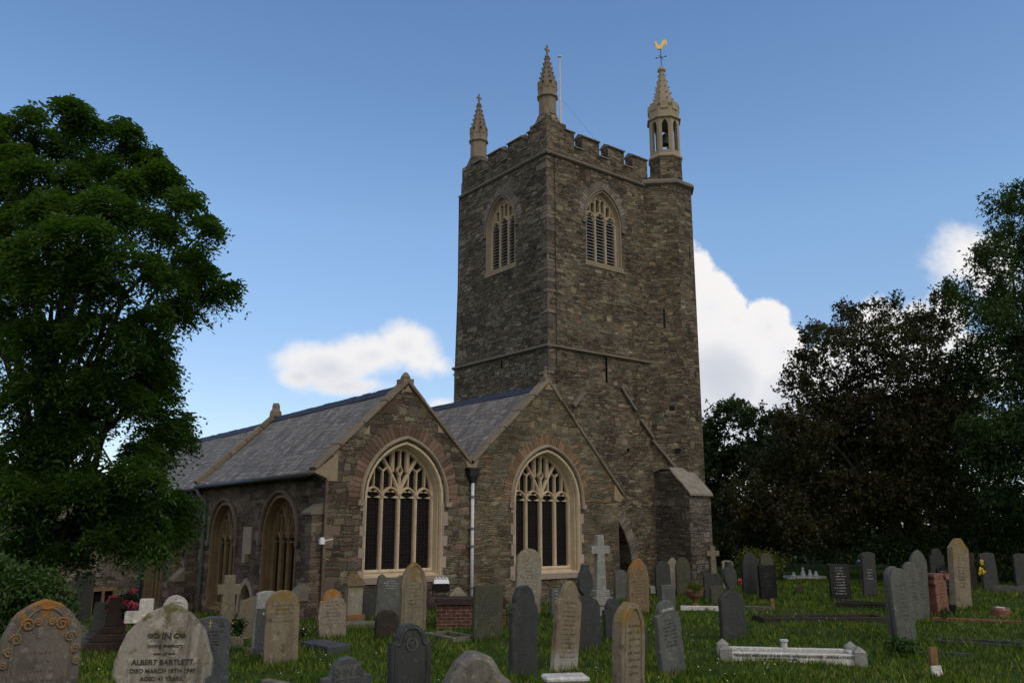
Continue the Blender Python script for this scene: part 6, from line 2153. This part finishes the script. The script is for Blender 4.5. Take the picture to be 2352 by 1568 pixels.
flower_bush('pink and white flowers beside the tan rounded stone', [(690, 1452, 9, 10)], 16, 200, M_WHP, 6, .05, 34, name='flower_clump')
flower_bush('red flowers at the foot of the tall dark slate with pale left edge', [(1698, 1333, 6, 6)], 31, 80, M_REDP, 4, .06, 35, name='flower_clump')
flower_bush('blue flowers left of the tall slate below the copper tree', [(1972, 1291, 8, 6)], 30, 80, M_BLUP, 4, .06, 36, name='flower_clump')
flower_bush('brownish grass tuft growing out of the urn planter', [(1596, 1346, 18, 8)], 24.1, 700, M_WHP, 0, .02, 37, leafm=L_YELG, name='grass_tuft', cat='plant', per_leaf=((.12, .24), (.008, .014)))
flower_bush('bright leaves beside the black flower pot', [(2170, 1408, 12, 8)], 21.5, 250, M_WHP, 0, .02, 38, leafm=L_BUSH, name='flower_clump', cat='plant')

# grass
def church_mask(x, y):
    c, s = cos(-RZ), sin(-RZ)
    dx, dy = x - P0.x, y - P0.y
    lx, ly = dx * c - dy * s, dx * s + dy * c
    return ((lx > -.05) & (lx < 17) & (ly > -.02) & (ly < 22)) | ((lx > -6.5) & (lx < 0) & (ly > 16.6) & (ly < 21))
N = 420000
u = RNG.random(N)
yy = 1.0 / (1 / 4.0 + u * (1 / 48.0 - 1 / 4.0))
far = RNG.random(N) < .3
yy[far] = RNG.uniform(8, 46, far.sum())
xx = RNG.uniform(-1, 1, N) * (yy * .72 + 2.5)
clumpn = np.sin(xx * 1.7 + np.sin(yy * 1.3) * 2) * np.sin(yy * 1.9 + np.sin(xx * 1.1) * 2)
ok = (~church_mask(xx, yy)) & (RNG.random(N) < .75 + .25 * clumpn)
xx, yy, clumpn = xx[ok], yy[ok], clumpn[ok]
n = len(xx)
zz = gz(xx, yy)
hgt = RNG.uniform(.035, .1, n) * (1 + .45 * clumpn) * (1 + np.maximum(0, yy - 15) * .012)
tall = RNG.random(n) < .02
hgt[tall] *= 2.0
wd = RNG.uniform(.004, .008, n) * (1 + yy * .07)
th = RNG.uniform(0, 2 * pi, n)
ln = RNG.normal(0, .55, (n, 2)) * hgt[:, None]
V = np.empty((n, 3, 3))
V[:, 0] = np.stack([xx - np.cos(th) * wd, yy - np.sin(th) * wd, zz - .01], 1)
V[:, 1] = np.stack([xx + np.cos(th) * wd, yy + np.sin(th) * wd, zz - .01], 1)
V[:, 2] = np.stack([xx + ln[:, 0], yy + ln[:, 1], zz + hgt], 1)
tufts = []
for g, w, dy in STONES:
    k = 130
    a = RZ + radians(dy)
    lx = RNG.uniform(-w / 2 - .12, w / 2 + .12, k)
    ly = RNG.normal(-.02, .11, k)
    x = g.x + lx * cos(a) - ly * sin(a)
    y = g.y + lx * sin(a) + ly * cos(a)
    z = gz(x, y)
    hh = RNG.uniform(.06, .17, k)
    ww = RNG.uniform(.004, .008, k) * (1 + g.y * .06)
    t_ = RNG.uniform(0, 2 * pi, k)
    l_ = RNG.normal(0, .4, (k, 2)) * hh[:, None]
    T = np.empty((k, 3, 3))
    T[:, 0] = np.stack([x - np.cos(t_) * ww, y - np.sin(t_) * ww, z - .01], 1)
    T[:, 1] = np.stack([x + np.cos(t_) * ww, y + np.sin(t_) * ww, z - .01], 1)
    T[:, 2] = np.stack([x + l_[:, 0], y + l_[:, 1], z + hh], 1)
    tufts.append(T)
V = np.concatenate([V] + tufts)
gr = np_mesh('grass', V.reshape(-1, 3), 3, M_BLADE)
tag(gr, 'uneven green churchyard grass between the graves', 'grass', kind='stuff')

# daisies and clover heads dotted through the lawn
k = 230
dxy = np.stack([RNG.uniform(-1, 1, k), RNG.uniform(9, 30, k)], 1)
cxy = RNG.integers(0, 26, k)
cen = np.stack([RNG.uniform(-.6, .62, 26), RNG.uniform(10, 28, 26)], 1)
x = cen[cxy, 0] * cen[cxy, 1] + RNG.normal(0, .5, k)
y = cen[cxy, 1] + RNG.normal(0, .6, k)
ok = ~church_mask(x, y)
x, y = x[ok], y[ok]
C_ = np.stack([x, y, gz(x, y) + RNG.uniform(.05, .09, len(x))], 1)
r_ = RNG.uniform(.006, .011, len(x))
D = np.empty((len(x), 4, 3))
for i, (ax, ay) in enumerate(((1, 0), (0, 1), (-1, 0), (0, -1))):
    D[:, i] = C_ + np.stack([r_ * ax, r_ * ay * .8, r_ * (.7 if ay > 0 else -.7 if ay < 0 else 0)], 1)
ds = np_mesh('daisies', D.reshape(-1, 3), 4, M_WHP)
tag(ds, 'tiny white daisies scattered through the churchyard grass', 'daisies', kind='stuff')
